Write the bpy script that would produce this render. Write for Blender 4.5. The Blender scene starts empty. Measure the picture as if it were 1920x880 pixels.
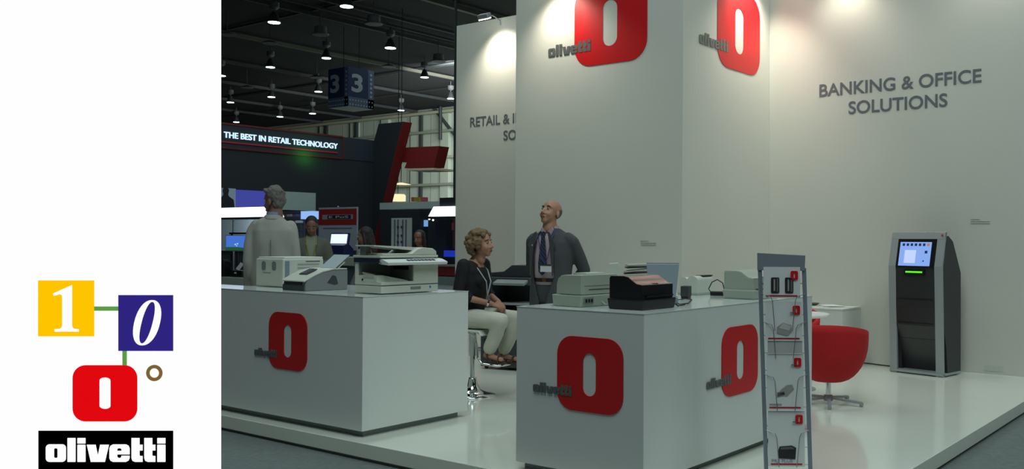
import bpy, bmesh, math, random
from mathutils import Vector, Matrix, Euler, noise
random.seed(7)
R_ = math.radians
scene = bpy.context.scene
COL = scene.collection

# ------------------------------------------------------------------ camera
FPX = 1740.05                       # focal length in pixels of the 1920 wide frame
CU, CV, EYE = 1167.0, 440.0, 1.4    # principal point of the (cropped) photograph, eye height
cF = Vector((-0.5804656, 0.81425677, 0.00675217))
cR = Vector((0.81428449, 0.5804386, 0.00563887))
cU = Vector((-0.00067227, -0.00877136, 0.99996130))
cam_d = bpy.data.cameras.new('camera'); cam = bpy.data.objects.new('camera', cam_d); COL.objects.link(cam)
cam.matrix_world = Matrix(((cR.x, cU.x, -cF.x, 0), (cR.y, cU.y, -cF.y, 0), (cR.z, cU.z, -cF.z, EYE), (0, 0, 0, 1)))
cam_d.sensor_width = 36; cam_d.lens = FPX / 1920 * 36
cam_d.shift_x = -(CU - 960) / 1920; cam_d.shift_y = 0
cam_d.clip_end = 400; cam_d.clip_start = .05
scene.camera = cam

# ------------------------------------------------------------------ world, exposure
wd = bpy.data.worlds.new('world'); scene.world = wd; wd.use_nodes = True
wd.node_tree.nodes['Background'].inputs[0].default_value = (0.30, 0.36, 0.36, 1)
wd.node_tree.nodes['Background'].inputs[1].default_value = 0.06
scene.view_settings.view_transform = 'Standard'; scene.view_settings.look = 'None'
scene.view_settings.exposure = 0; scene.view_settings.gamma = 1

def area(name, loc, size, power, color, target=None, sy=None):
    l = bpy.data.lights.new(name, 'AREA'); l.energy = power; l.color = color; l.size = size
    if sy: l.shape = 'RECTANGLE'; l.size_y = sy
    o = bpy.data.objects.new(name, l); o.location = loc; COL.objects.link(o)
    if target is not None:
        o.rotation_euler = (Vector(target) - Vector(loc)).to_track_quat('-Z', 'Y').to_euler()
    return o
def spot(name, loc, target, power, color, angle=100, blend=.8, size=.06):
    l = bpy.data.lights.new(name, 'SPOT'); l.energy = power; l.color = color
    l.spot_size = R_(angle); l.spot_blend = blend; l.shadow_soft_size = size
    o = bpy.data.objects.new(name, l); o.location = loc; COL.objects.link(o)
    o.rotation_euler = (Vector(target) - Vector(loc)).to_track_quat('-Z', 'Y').to_euler()
    return o
COOL = (0.82, 1.0, 1.0); WARM = (1.0, 0.92, 0.76)
# the hall's overhead lamps above and around the stand (large, high)
area('hall_light_a', (-1.5, 0.5, 11.5), 6, 590, COOL, (-3, 7, 0))
area('hall_light_b', (5.5, 7, 11.5), 6, 560, COOL, (-2, 7, 0))
area('hall_light_c', (-9, 6.5, 11.5), 6, 330, COOL, (-6, 6, 0))
area('hall_light_d', (-24, 22, 11.5), 12, 850, COOL, (-24, 24, 0))
area('hall_light_e', (-38, 44, 11.5), 16, 24000, (.93, 1, .95), (-42, 58, 4))

# ------------------------------------------------------------------ helpers
def lin(c):
    return tuple(((x / 255) / 12.92 if x / 255 <= .04045 else ((x / 255 + .055) / 1.055) ** 2.4) for x in c)
MATS = {}
def mat(name, rgb, rough=.5, metal=0, emit=0, noise_amt=0, nscale=40, bump=0, spec=.5, coat=0):
    if name in MATS: return MATS[name]
    m = bpy.data.materials.new(name); m.use_nodes = True; nt = m.node_tree; b = nt.nodes['Principled BSDF']
    c = (*lin(rgb), 1)
    b.inputs['Base Color'].default_value = c
    b.inputs['Roughness'].default_value = rough; b.inputs['Metallic'].default_value = metal
    b.inputs['Specular IOR Level'].default_value = spec
    b.inputs['Coat Weight'].default_value = coat
    if emit:
        b.inputs['Emission Color'].default_value = c; b.inputs['Emission Strength'].default_value = emit
    if noise_amt or bump:
        tc = nt.nodes.new('ShaderNodeTexCoord'); nz = nt.nodes.new('ShaderNodeTexNoise')
        nz.inputs['Scale'].default_value = nscale; nz.inputs['Detail'].default_value = 4
        nt.links.new(tc.outputs['Object'], nz.inputs['Vector'])
        if noise_amt:
            mx = nt.nodes.new('ShaderNodeMix'); mx.data_type = 'RGBA'
            mx.inputs['A'].default_value = tuple(x * (1 - noise_amt) for x in c[:3]) + (1,)
            mx.inputs['B'].default_value = tuple(min(1, x * (1 + noise_amt)) for x in c[:3]) + (1,)
            nt.links.new(nz.outputs['Fac'], mx.inputs['Factor']); nt.links.new(mx.outputs['Result'], b.inputs['Base Color'])
        if bump:
            bp = nt.nodes.new('ShaderNodeBump'); bp.inputs['Strength'].default_value = bump; bp.inputs['Distance'].default_value = .01
            nt.links.new(nz.outputs['Fac'], bp.inputs['Height']); nt.links.new(bp.outputs['Normal'], b.inputs['Normal'])
    MATS[name] = m; return m
def glow(name, rgb, s=1.0):
    """a surface that gives off light (screen, lamp, glowing print)"""
    m = bpy.data.materials.new(name); m.use_nodes = True; nt = m.node_tree
    nt.nodes.remove(nt.nodes['Principled BSDF']); e = nt.nodes.new('ShaderNodeEmission')
    e.inputs[0].default_value = (*lin(rgb), 1); e.inputs[1].default_value = s
    nt.links.new(e.outputs[0], nt.nodes['Material Output'].inputs[0]); MATS[name] = m; return m

def at(u, v, D):
    """point seen at photo pixel (u, v) at real depth D metres"""
    return Vector((0, 0, EYE)) + (cF + cR * ((u - CU) / FPX) - cU * ((v - CV) / FPX)) * D
def aty(u, v, y):
    q = cF + cR * ((u - CU) / FPX) - cU * ((v - CV) / FPX); return Vector((0, 0, EYE)) + q * (y / q.y)
def atx(u, v, x):
    q = cF + cR * ((u - CU) / FPX) - cU * ((v - CV) / FPX); return Vector((0, 0, EYE)) + q * (x / q.x)
def atz(u, v, z):
    q = cF + cR * ((u - CU) / FPX) - cU * ((v - CV) / FPX); return Vector((0, 0, EYE)) + q * ((z - EYE) / q.z)

class MB:
    """collects simple shapes in one bmesh"""
    def __init__(s): s.bm = bmesh.new()
    def box(s, c, d, rot=None, bev=0, taper=None):
        r = bmesh.ops.create_cube(s.bm, size=1)['verts']
        for v in r:
            if taper and v.co.z > 0: v.co.x *= taper[0]; v.co.y *= taper[1]
            v.co = Vector((v.co.x * d[0], v.co.y * d[1], v.co.z * d[2]))
        if bev:
            es = list({e for v in r for e in v.link_edges})
            o = bmesh.ops.bevel(s.bm, geom=es, offset=bev, segments=2, affect='EDGES', profile=.5)
            r = [v for v in o['verts']] if o['verts'] else r
            r = list({v for f in o['faces'] for v in f.verts} | {v for v in r if v.is_valid})
        M = Matrix.Translation(c) @ (Euler(rot).to_matrix().to_4x4() if rot else Matrix())
        for v in r: v.co = M @ v.co
        return s
    def bounds(s, a, b, bev=0):
        return s.box([(a[i] + b[i]) / 2 for i in range(3)], [abs(b[i] - a[i]) for i in range(3)], bev=bev)
    def cyl(s, a, b, r, r2=None, n=16, caps=True):
        a = Vector(a); b = Vector(b); d = b - a
        q = d.to_track_quat('Z', 'Y').to_matrix().to_4x4()
        bmesh.ops.create_cone(s.bm, cap_ends=caps, segments=n, radius1=r, radius2=r if r2 is None else r2, depth=d.length,
                              matrix=Matrix.Translation((a + b) / 2) @ q)
        return s
    def ball(s, c, r, rot=None, n=2):
        if not hasattr(r, '__len__'): r = (r, r, r)
        M = Matrix.Translation(c) @ (Euler(rot).to_matrix().to_4x4() if rot else Matrix()) @ Matrix.Diagonal((*r, 1))
        bmesh.ops.create_icosphere(s.bm, subdivisions=n, radius=1, matrix=M); return s
    def cap(s, a, ra, b, rb=None, n=12):
        rb = ra if rb is None else rb
        s.cyl(a, b, ra, rb, n); s.ball(a, ra); s.ball(b, rb); return s
    def chain(s, pts, n=12):
        for (a, ra), (b, rb) in zip(pts, pts[1:]): s.cap(a, ra, b, rb, n)
        return s
    def tube(s, pts, r, n=8, closed=False):
        pts = [Vector(p) for p in pts]; rings = []; N = len(pts); prev = None
        for i, p in enumerate(pts):
            t = ((pts[(i + 1) % N] - pts[i - 1]) if (closed or 0 < i < N - 1) else (pts[1] - pts[0] if i == 0 else pts[-1] - pts[-2])).normalized()
            if prev is None: x = t.orthogonal().normalized()
            else:
                x = (prev - t * prev.dot(t))
                x = x.normalized() if x.length > 1e-6 else t.orthogonal().normalized()
            prev = x; y = t.cross(x); rr = r[i] if hasattr(r, '__len__') else r
            rings.append([s.bm.verts.new(p + (x * math.cos(2 * math.pi * k / n) + y * math.sin(2 * math.pi * k / n)) * rr) for k in range(n)])
        m = N if closed else N - 1
        for i in range(m):
            A, B = rings[i], rings[(i + 1) % N]
            for k in range(n): s.bm.faces.new((A[k], A[(k + 1) % n], B[(k + 1) % n], B[k]))
        if not closed: s.bm.faces.new(rings[0][::-1]); s.bm.faces.new(rings[-1])
        return s
    def lathe(s, prof, c=(0, 0, 0), n=24, M=None):
        rings = []
        for r, z in prof:
            rings.append([s.bm.verts.new((M or Matrix()) @ Vector((c[0] + r * math.cos(2 * math.pi * k / n), c[1] + r * math.sin(2 * math.pi * k / n), c[2] + z))) for k in range(n)])
        for A, B in zip(rings, rings[1:]):
            for k in range(n): s.bm.faces.new((A[k], A[(k + 1) % n], B[(k + 1) % n], B[k]))
        s.bm.faces.new(rings[0][::-1]); s.bm.faces.new(rings[-1]); return s
    def loft(s, rings, n=24, p=2.4):
        """stack of superellipse rings (z, cx, cy, rx, ry)"""
        R = []
        for z, cx, cy, rx, ry in rings:
            ring = []
            for k in range(n):
                a = 2 * math.pi * k / n; ca, sa = math.cos(a), math.sin(a)
                ring.append(s.bm.verts.new((cx + rx * math.copysign(abs(ca) ** (2 / p), ca), cy + ry * math.copysign(abs(sa) ** (2 / p), sa), z)))
            R.append(ring)
        for A, B in zip(R, R[1:]):
            for k in range(n): s.bm.faces.new((A[k], A[(k + 1) % n], B[(k + 1) % n], B[k]))
        s.bm.faces.new(R[0][::-1]); s.bm.faces.new(R[-1]); return s
    def prism(s, poly, axis, a, b):
        """polygon of 2D points extruded along 'x','y' or 'z' from a to b"""
        f = {'x': lambda p, t: (t, p[0], p[1]), 'y': lambda p, t: (p[0], t, p[1]), 'z': lambda p, t: (p[0], p[1], t)}[axis]
        A = [s.bm.verts.new(f(p, a)) for p in poly]; B = [s.bm.verts.new(f(p, b)) for p in poly]; n = len(poly)
        s.bm.faces.new(A); s.bm.faces.new(B[::-1])
        for k in range(n): s.bm.faces.new((A[k], B[k], B[(k + 1) % n], A[(k + 1) % n]))
        return s
    def quad(s, *pts): s.bm.faces.new([s.bm.verts.new(p) for p in pts]); return s
    def build(s, name, m, parent=None, smooth=False, bev=0, loc=None, rot=None, solid=0):
        bmesh.ops.recalc_face_normals(s.bm, faces=s.bm.faces)
        me = bpy.data.meshes.new(name); s.bm.to_mesh(me); s.bm.free(); me.materials.append(m)
        o = bpy.data.objects.new(name, me); COL.objects.link(o)
        if smooth:
            for p in me.polygons: p.use_smooth = True
            if smooth != 'full': me.set_sharp_from_angle(angle=R_(40))
        if solid:
            q = o.modifiers.new('solid', 'SOLIDIFY'); q.thickness = solid
        if bev:
            q = o.modifiers.new('bevel', 'BEVEL'); q.width = bev; q.segments = 2; q.limit_method = 'ANGLE'; q.angle_limit = R_(40)
        if loc: o.location = loc
        if rot: o.rotation_euler = rot
        if parent: o.parent = parent
        return o
def tag(o, label=None, cat=None, group=None, kind=None):
    if label: o['label'] = label
    if cat: o['category'] = cat
    if group: o['group'] = group
    if kind: o['kind'] = kind
    return o
def thing(name, label, cat, loc=(0, 0, 0), rz=0, group=None):
    o = bpy.data.objects.new(name, None); COL.objects.link(o); o.empty_display_size = .1
    o.location = loc; o.rotation_euler = (0, 0, rz); return tag(o, label, cat, group)
def copy_tree(o, parent=None):
    c = o.copy(); COL.objects.link(c); c.parent = parent
    for ch in list(o.children): copy_tree(ch, c)
    return c
def to_mesh(o, name, m, parent):
    dg = bpy.context.evaluated_depsgraph_get(); dg.update()
    me = bpy.data.meshes.new_from_object(o.evaluated_get(dg)); d = o.data
    bpy.data.objects.remove(o); me.name = name
    me.materials.clear(); me.materials.append(m)
    n = bpy.data.objects.new(name, me); COL.objects.link(n); n.parent = parent; return n
def flat(loops, name, m, parent, loc, rot, thick=.004):
    """flat cut-out sheet from 2D loops (inner loops become holes)"""
    cu = bpy.data.curves.new(name, 'CURVE'); cu.dimensions = '2D'; cu.fill_mode = 'BOTH'; cu.extrude = thick / 2
    for lp in loops:
        sp = cu.splines.new('POLY'); sp.points.add(len(lp) - 1); sp.use_cyclic_u = True
        for q, (x, y) in zip(sp.points, lp): q.co = (x, y, 0, 1)
    o = bpy.data.objects.new(name, cu); COL.objects.link(o)
    n = to_mesh(o, name, m, parent); n.location = loc; n.rotation_euler = rot; return n
def lettering(txt, w, h, name, m, parent, loc, rot, thick=.004, bold=0, wx=True):
    """text fitted in a w x h box, lower left corner at loc"""
    cu = bpy.data.curves.new(name, 'FONT'); cu.body = txt; cu.size = 1; cu.extrude = .004; cu.offset = bold
    o = bpy.data.objects.new(name, cu); COL.objects.link(o)
    n = to_mesh(o, name, m, parent); vs = n.data.vertices
    x0 = min(v.co.x for v in vs); x1 = max(v.co.x for v in vs); y0 = min(v.co.y for v in vs); y1 = max(v.co.y for v in vs)
    for v in vs: v.co = ((v.co.x - x0) * w / (x1 - x0), (v.co.y - y0) * h / (y1 - y0), v.co.z * thick / .008)
    n.location = loc; n.rotation_euler = rot; return n
FRONT = (R_(90), 0, 0); SIDE = (R_(90), 0, R_(90))      # facing -Y, facing +X
def rrect(x0, y0, x1, y1, r, n=6, ry=None):
    ry = ry or r; out = []
    for cx, cy, a0 in ((x1 - r, y1 - ry, 0), (x0 + r, y1 - ry, 90), (x0 + r, y0 + ry, 180), (x1 - r, y0 + ry, 270)):
        for k in range(n + 1):
            a = R_(a0 + 90 * k / n); out.append((cx + r * math.cos(a), cy + ry * math.sin(a)))
    return out
def circ(cx, cy, rx, ry=None, n=32, sh=0):
    ry = ry or rx
    return [(cx + rx * math.cos(2 * math.pi * k / n) + sh * math.sin(2 * math.pi * k / n), cy + ry * math.sin(2 * math.pi * k / n)) for k in range(n)]
def wordmark():
    """heavy lowercase block letters, 1594 wide and 318 high"""
    Y = lambda v: 472 - v
    def P(*pts): return [(x - 148, Y(y)) for x, y in pts]
    L = []
    L.append(rrect(0, 0, 268, 236, 50)); L.append(rrect(110, 54, 157, 182, 16))
    L.append(rrect(289, 0, 396, 320, 6)); L.append(rrect(421, 0, 529, 230, 6)); L.append(rrect(421, 245, 529, 320, 6))
    L.append(P((695, 242), (812, 242), (842, 385), (872, 242), (990, 242), (936, 472), (748, 472)))
    e = [(1265, 372), (1265, 290), (1250, 255), (1215, 237), (1045, 237), (1010, 255), (995, 290), (995, 420), (1010, 455), (1045, 472),
         (1215, 472), (1250, 455), (1265, 420), (1265, 388), (1157, 388), (1150, 412), (1128, 420), (1106, 412), (1100, 395), (1100, 372)]
    L.append(P(*e)); L.append(P((1100, 323), (1157, 323), (1157, 305), (1145, 290), (1112, 290), (1100, 305)))
    for dx in (0, 170):
        L.append(P(*[(x + dx, y) for x, y in ((1290, 152), (1397, 152), (1397, 242), (1438, 242), (1438, 320), (1397, 320), (1397, 385), (1410, 392),
              (1438, 392), (1438, 472), (1340, 472), (1303, 458), (1290, 420))]))
    L.append(rrect(1485, 0, 1594, 230, 6)); L.append(rrect(1485, 245, 1594, 320, 6))
    return L
WM = wordmark()
def scaled(loops, sx, sy=None, ox=0, oy=0):
    sy = sy or sx; return [[(x * sx + ox, y * sy + oy) for x, y in lp] for lp in loops]
def logo(w, parent, loc, rot, red, grey, h=None):
    """red rounded O with the grey word across its lower left corner; loc = lower left of the red"""
    h = h or w * .905
    a = flat([rrect(0, 0, w, h, w * .23, 8), rrect(w * .4, h * .215, w * .6, h * .785, w * .099, 8)], 'logo', red, parent, loc, rot, .006)
    n = (Euler(rot).to_matrix() @ Vector((0, 0, 1))) * .004
    s = w * .62 / 1594
    b = flat(scaled(WM, s, s * 1.02, -w * .385, h * .185), 'logo_word', grey, parent, Vector(loc) + n, rot, .004)
    return a, b
# ------------------------------------------------------------------ materials
white_lam = mat('white laminate', (210, 214, 210), .32, noise_amt=.02, nscale=3)
wall_white = mat('painted white board', (199, 199, 190), .55, noise_amt=.02, nscale=2, bump=.03)
plat_white = mat('white gloss floor', (222, 225, 214), .12, noise_amt=.03, nscale=1.5, coat=.3)
red_vinyl = mat('red vinyl', (196, 14, 22), .42)
grey_vinyl = mat('grey vinyl', (104, 108, 106), .35, metal=.3)
carpet = mat('dark carpet', (100, 108, 106), .95, noise_amt=.3, nscale=30, bump=.3)
chrome = mat('chrome', (215, 218, 220), .08, 1)
alu = mat('brushed aluminium', (158, 162, 165), .38, .35)
black = mat('black plastic', (14, 15, 17), .35)
black_matt = mat('black matt', (12, 13, 16), .8)
off_white = mat('off white plastic', (196, 200, 188), .4)
beige = mat('beige plastic', (160, 168, 155), .45)
grey_pl = mat('grey plastic', (118, 124, 124), .45)
dark_grey = mat('dark grey plastic', (52, 55, 60), .5)
navy = mat('navy plastic', (30, 38, 58), .4)
paper = mat('paper', (210, 213, 212), .8)
cable_m = mat('cable rubber', (16, 16, 18), .6)

# ------------------------------------------------------------------ setting
HF = -.121        # hall floor under the platform (z = 0)
b = MB().bounds((-110, -14, HF - .2), (60, 70, HF)); tag(b.build('floor', carpet), kind='structure')
PX1, PY0 = -1.87, 4.159
pf = MB(); pf.bounds((-11.6, PY0, -.10), (PX1, 14.5, 0)).build('platform', plat_white, bev=.004)
tag(bpy.data.objects['platform'], kind='structure')
k = MB().bounds((-11.58, PY0 + .02, HF), (PX1 - .02, 14.48, -.10)).build('trim_1', mat('platform kick', (120, 126, 120), .6)); tag(k, kind='structure')
WY, CX, CY = 10.3606, -5.1723, 8.3414
# platform floor sheets: fine joints
WT = 4.772
wl = MB().bounds((-10.616, WY, 0), (CX - 2.3651, WY + .24, WT)).build('wall_left', wall_white, bev=.003); tag(wl, kind='structure')
wb = MB().bounds((CX, WY, 0), (-.9, WY + .24, WT)).bounds((PX1 + .002, WY, HF), (-.9, WY + .24, 0)).build('wall_back', wall_white, bev=.003); tag(wb, kind='structure')
wc = MB().bounds((CX - 2.3651, CY, 0), (CX, WY + .24, 4.95)).build('wall_center', wall_white, bev=.003); tag(wc, kind='structure')
sign_grey = mat('sign lettering grey', (108, 112, 118), .45, metal=.2)
def word_on(u0, v0, u1, v1, y, txt, parent, cap, bold=.012):
    a = aty(u0, v0, y); c = aty(u1, v1, y)
    return lettering(txt, c.x - a.x, cap, 'lettering', sign_grey, parent, (a.x, y - .004, a.z), FRONT, .004, bold)
a = lettering('BANKING & OFFICE', 1.86, .150, 'lettering', sign_grey, wb, (-4.511, WY - .003, 3.128), FRONT, .004, .014)
a = lettering('SOLUTIONS', 1.135, .150, 'lettering', sign_grey, wb, (-4.146, WY - .003, 2.895), FRONT, .004, .014)
a = lettering('RETAIL & INDUSTRY', 1.86, .150, 'lettering', sign_grey, wl, (-10.30, WY - .003, 3.155), FRONT, .004, .014)
a = lettering('SOLUTIONS', 1.135, .150, 'lettering', sign_grey, wl, (-9.60, WY - .003, 2.905), FRONT, .004, .014)
# the parts of those words that run past the column edge would sit inside the column: trim them
def trim_right(o, xmax):
    bm = bmesh.new(); bm.from_mesh(o.data)
    bmesh.ops.bisect_plane(bm, geom=bm.verts[:] + bm.edges[:] + bm.faces[:], plane_co=(xmax - o.location.x, 0, 0), plane_no=(1, 0, 0), clear_outer=True)
    bm.to_mesh(o.data); bm.free()
for o in wl.children: trim_right(o, CX - 2.3651 - .004)
logo(1.007, wc, (-6.635, CY - .003, 3.382), FRONT, red_vinyl, grey_vinyl)
logo(1.03, wc, (CX + .003, 9.062, 3.382), SIDE, red_vinyl, grey_vinyl)
small_grey = mat('small print grey', (150, 156, 154), .6)
for (x, y, z, par, pl) in ((-5.70, CY - .003, 1.352, wc, 'f'), (-2.76, WY - .003, 1.605, wb, 'f')):
    sl = MB()
    for i in range(3): sl.bounds((x, y - .001, z + i * .022), (x + (.10 if i == 2 else .2), y + .002, z + i * .022 + .005))
    sl.build('small_print', small_grey, par)

# ------------------------------------------------------------------ counters
def counter(name, x0, x1, y0, y1, label, logos):
    t = thing(name, label, 'counter', ((x0 + x1) / 2, (y0 + y1) / 2, 0))
    ox, oy = t.location.x, t.location.y
    H = .995; kb = .047
    MB().bounds((x0 - ox, y0 - oy, kb), (x1 - ox, y1 - oy, H - .004)).build('body', white_lam, t, bev=.003)
    MB().bounds((x0 - ox - .002, y0 - oy - .002, H - .004), (x1 - ox + .002, y1 - oy + .002, H)).build('countertop', mat('gloss white top', (206, 213, 208), .1), t)
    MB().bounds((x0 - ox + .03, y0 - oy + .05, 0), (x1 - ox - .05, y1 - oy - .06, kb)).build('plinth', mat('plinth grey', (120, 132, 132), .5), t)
    for kind, p, z in logos:
        if kind == 'f': logo(.478, t, (p - ox, y0 - oy - .003, z), FRONT, red_vinyl, grey_vinyl)
        else: logo(.488, t, (x1 - ox + .003, p - oy, z), SIDE, red_vinyl, grey_vinyl)
    return t
ct = counter('display_counter', -7.2, -5.271, 4.257, 5.292, 'long white box counter left of the bar stool with one red logo on its front', [('f', -6.376, .409)])
counter('display_counter', -3.824, -2.882, 4.2545, 6.5, 'white box counter behind the leaflet stand with red logos on two faces', [('f', -3.4975, .409), ('s', 5.1225, .409)])

# ------------------------------------------------------------------ page graphics, added as a glowing panel left of the stand
def page_panel():
    D = 4.0; s = D / FPX
    t = thing('graphic_panel', 'tall white panel of page graphics, added and glowing, with coloured number squares and a black name bar', 'sign')
    base = at(200, 1101, D)
    M = cam.matrix_world.to_3x3()
    t.location = base; t.rotation_euler = M.to_euler()
    X = lambda u: (u - 200) * s
    Y = lambda v: (1101 - v) * s
    G = lambda n, c: glow(n, c, 1.0)
    MB().bounds((X(-60), Y(1101), -.12), (X(413.6) - .065, Y(-70), -.006)).build('housing', mat('panel housing', (200, 202, 202), .5), t)
    MB().bounds((X(-56), Y(1098), -.006), (X(413.6), Y(-66), 0)).build('front_sheet', G('glow white', (254, 254, 254)), t)
    def fl(loops, name, m, z=.0015):
        return flat([[(X(u), Y(v)) for u, v in lp] for lp in loops], name, m, t, (0, 0, z), (0, 0, 0), .002)
    W = MATS['glow white']
    sq = lambda a, b, c, d: [(a, b), (c, b), (c, d), (a, d)]
    fl([sq(72, 526.2, 177, 631)], 'yellow_square', G('glow yellow', (255, 196, 0)))
    fl([sq(222.3, 553.6, 325, 658.4)], 'blue_square', G('glow blue', (46, 36, 128)))
    g = G('glow green', (92, 155, 70))
    fl([sq(177, 575, 222.3, 583)], 'green_bar', g); fl([sq(230, 658.4, 238, 686)], 'green_bar', g)
    z = lambda x, y: (60 + x / 5.868, 520 + y / 5.868)
    fl([[z(*p) for p in ((446, 85), (446, 530), (452, 555), (470, 568), (520, 571), (520, 601), (387, 599), (254, 601), (254, 571), (310, 568), (330, 555),
        (338, 530), (338, 225), (334, 200), (320, 189), (300, 190), (246, 207), (236, 180))]], 'number_one', W, .0035)
    def ell(cx, cy, rx, ry, sh):
        out = []
        for k in range(40):
            a = 2 * math.pi * k / 40; c, q = math.cos(a), math.sin(a)
            y = ry * math.copysign(abs(q) ** .92, q); out.append((cx + rx * math.copysign(abs(c) ** .92, c) - sh * y / ry, cy + y))
        return out
    fl([[z(*p) for p in ell(1271, 501, 142, 250, 55)], [z(*p) for p in ell(1271, 500, 62, 228, 57)]], 'number_zero', W, .0035)
    fl([rrect(137, 685, 258, 790.5, 24, 10), [z2 for z2 in rrect(187, 708, 208.2, 767, 10.5, 6, 6)]], 'red_logo', G('glow red', (225, 8, 15)), .0030)
    fl([circ(289.7, 699.8, 15.3), circ(289.7, 699.8, 8.9)], 'brown_ring', G('glow brown', (122, 96, 50)))
    fl([sq(72.5, 808, 325, 900)], 'black_bar', G('glow black', (0, 0, 0)))
    k = 270 / 1920
    fl([[(66 + (x + 148) * k, 800 + (472 - y) * k) for x, y in lp] for lp in WM], 'logo_word', W, .0035)
page_panel()

# ------------------------------------------------------------------ flood lamps on arms over the walls
lamp_glass = glow('lamp glass', (255, 248, 225), 14)
def flood(loc, wall_dir, power, label, tgt, arm=.45):
    """loc is the lamp head; wall_dir points from the head to the wall"""
    wd_ = Vector(wall_dir); rz = math.atan2(wd_.y, wd_.x) - math.pi / 2
    t = thing('flood_lamp', label, 'lamp', loc, rz, 'arm flood lamps over the stand walls')
    MB().box((0, 0, .045), (.20, .10, .07), rot=(R_(25), 0, 0), bev=.01).build('housing', alu, t)
    MB().box((0, .013, .006), (.18, .08, .012), rot=(R_(25), 0, 0)).build('glass', lamp_glass, t)
    MB().tube([(0, .02, .07), (0, arm * .6, .09), (0, arm + .04, .05), (0, arm + .05, -.02)], .009).build('arm', alu, t)
    p = Vector(loc) + Vector((0, 0, -.03)) + wd_ * .02
    spot('flood_light', p, tgt, power, WARM, 118, .9, .07)
L = aty(908, 36, WY - .36)
flood(L, (0, 1, 0), 82, 'small flood lamp on an arm over the narrow left wall', L + Vector((.1, .36, -.9)), .3)
flood((-6.85, CY - .36, 4.38), (0, 1, 0), 62, 'flood lamp over the left half of the tall column front', (-6.75, CY, 3.3), .3)
flood((CX + .36, 9.75, 4.6), (-1, 0, 0), 120, 'flood lamp over the right face of the tall column', (CX, 9.75, 3.4), .3)
flood((-4.15, WY - .36, 4.6), (0, 1, 0), 24, 'flood lamp over the big right wall nearest the column', (-4.15, WY, 3.4), .3)
flood((-2.5, WY - .36, 4.7), (0, 1, 0), 12, 'flood lamp over the far right end of the big right wall', (-2.5, WY, 3.5), .3)

# ------------------------------------------------------------------ machines on the counters
CT = .995
MB().bounds((-3.2, -.5175, .047), (-.9647, -.155, .991)).build('side_wing', white_lam, ct, bev=.003)
MB().bounds((-3.2, -.5195, .991), (-.966, -.153, .995)).build('wing_top', MATS['gloss white top'], ct)
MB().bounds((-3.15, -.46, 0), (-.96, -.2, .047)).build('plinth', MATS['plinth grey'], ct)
def passbook_printer(label, loc, rz, m, top_m, base_m, mirror=False, cover=True):
    t = thing('passbook_printer', label, 'printer', loc, rz, 'desk printers of the same make on the right counter')
    prof = [(-.118, .05), (-.118, .185), (-.108, .196), (-.01, .196), (.02, .190), (.05, .170), (.08, .152), (.118, .146), (.118, .05)]
    MB().prism(prof, 'y', -.165, .165).build('body', m, t, bev=.004)
    tp = MB()
    pr = [(-.012, .197), (.02, .192), (.05, .172), (.08, .154), (.119, .148)]
    lo = [(x, z - .003) for x, z in pr][::-1]
    tp.prism(pr + lo, 'y', -.163, .163).build('top_cover', top_m, t, smooth=True)
    MB().prism([(-.119, .197), (-.012, .1975), (-.012, .195), (-.119, .195)], 'y', -.163, .163).build('rear_cover', top_m if cover else m, t)
    MB().box((.004, 0, .0325), (.245, .345, .065), taper=(1.06, 1.04), bev=.008).build('base_tray', base_m, t)
    MB().bounds((.116, -.09, .103), (.1195, .13, .109)).build('slot', black, t)
    MB().bounds((.110, -.13, .076), (.132, .15, .084)).build('paper_table', base_m, t)
    MB().box((.1245, -.02, .045), (.012, .18, .004)).build('groove', dark_grey, t)
    MB().bounds((.085, -.02, .1520), (.105, .03, .1545)).build('button_pad', dark_grey, t)
    return t
bronze = mat('glossy bronze cover', (150, 132, 124), .22, .35)
passbook_printer('black desk printer with a bronze top at the right counter corner', (-3.150, 4.62, CT), R_(-1), black, bronze, black)
passbook_printer('pale desk printer at the far end, partly behind the leaflet stand', (-3.115, 5.95, CT), R_(-2), beige, beige, beige, cover=False)
def rear_scanner():
    t = thing('document_printer', 'beige desk printer seen from its rear beside the black one', 'printer', (-3.560, 4.60, CT), R_(-4))
    prof = [(-.09, .075), (-.088, .14), (-.075, .172), (-.05, .189), (-.02, .194), (.115, .196), (.115, .075)]
    MB().prism(prof, 'y', -.17, .17).build('hood', beige, t, bev=.004)
    MB().box((0, 0, .036), (.225, .35, .072), taper=(1.08, 1.02), bev=.006).build('base', beige, t)
    MB().bounds((.114, -.10, .104), (.1175, .15, .108)).build('slot', dark_grey, t)
    MB().bounds((.114, -.14, .128), (.117, .15, .130)).build('seam', grey_pl, t)
    pn = MB().bounds((.112, -.15, .02), (.1205, -.06, .058)).build('port_panel', grey_pl, t)
    for i, y in enumerate((-.135, -.11, -.085)):
        MB().bounds((.119, y, .028), (.122, y + .016, .048)).build('port', black, pn)
    MB().bounds((-.04, -.06, .196), (.06, .13, .204)).build('top_flap', off_white, t)
    MB().tube([(.118, .02, .03), (.135, .03, .012), (.12, .08, .006), (.14, .15, .006)], .003).build('lead', mat('pale lead', (190, 195, 195), .5), t)
rear_scanner()
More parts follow.
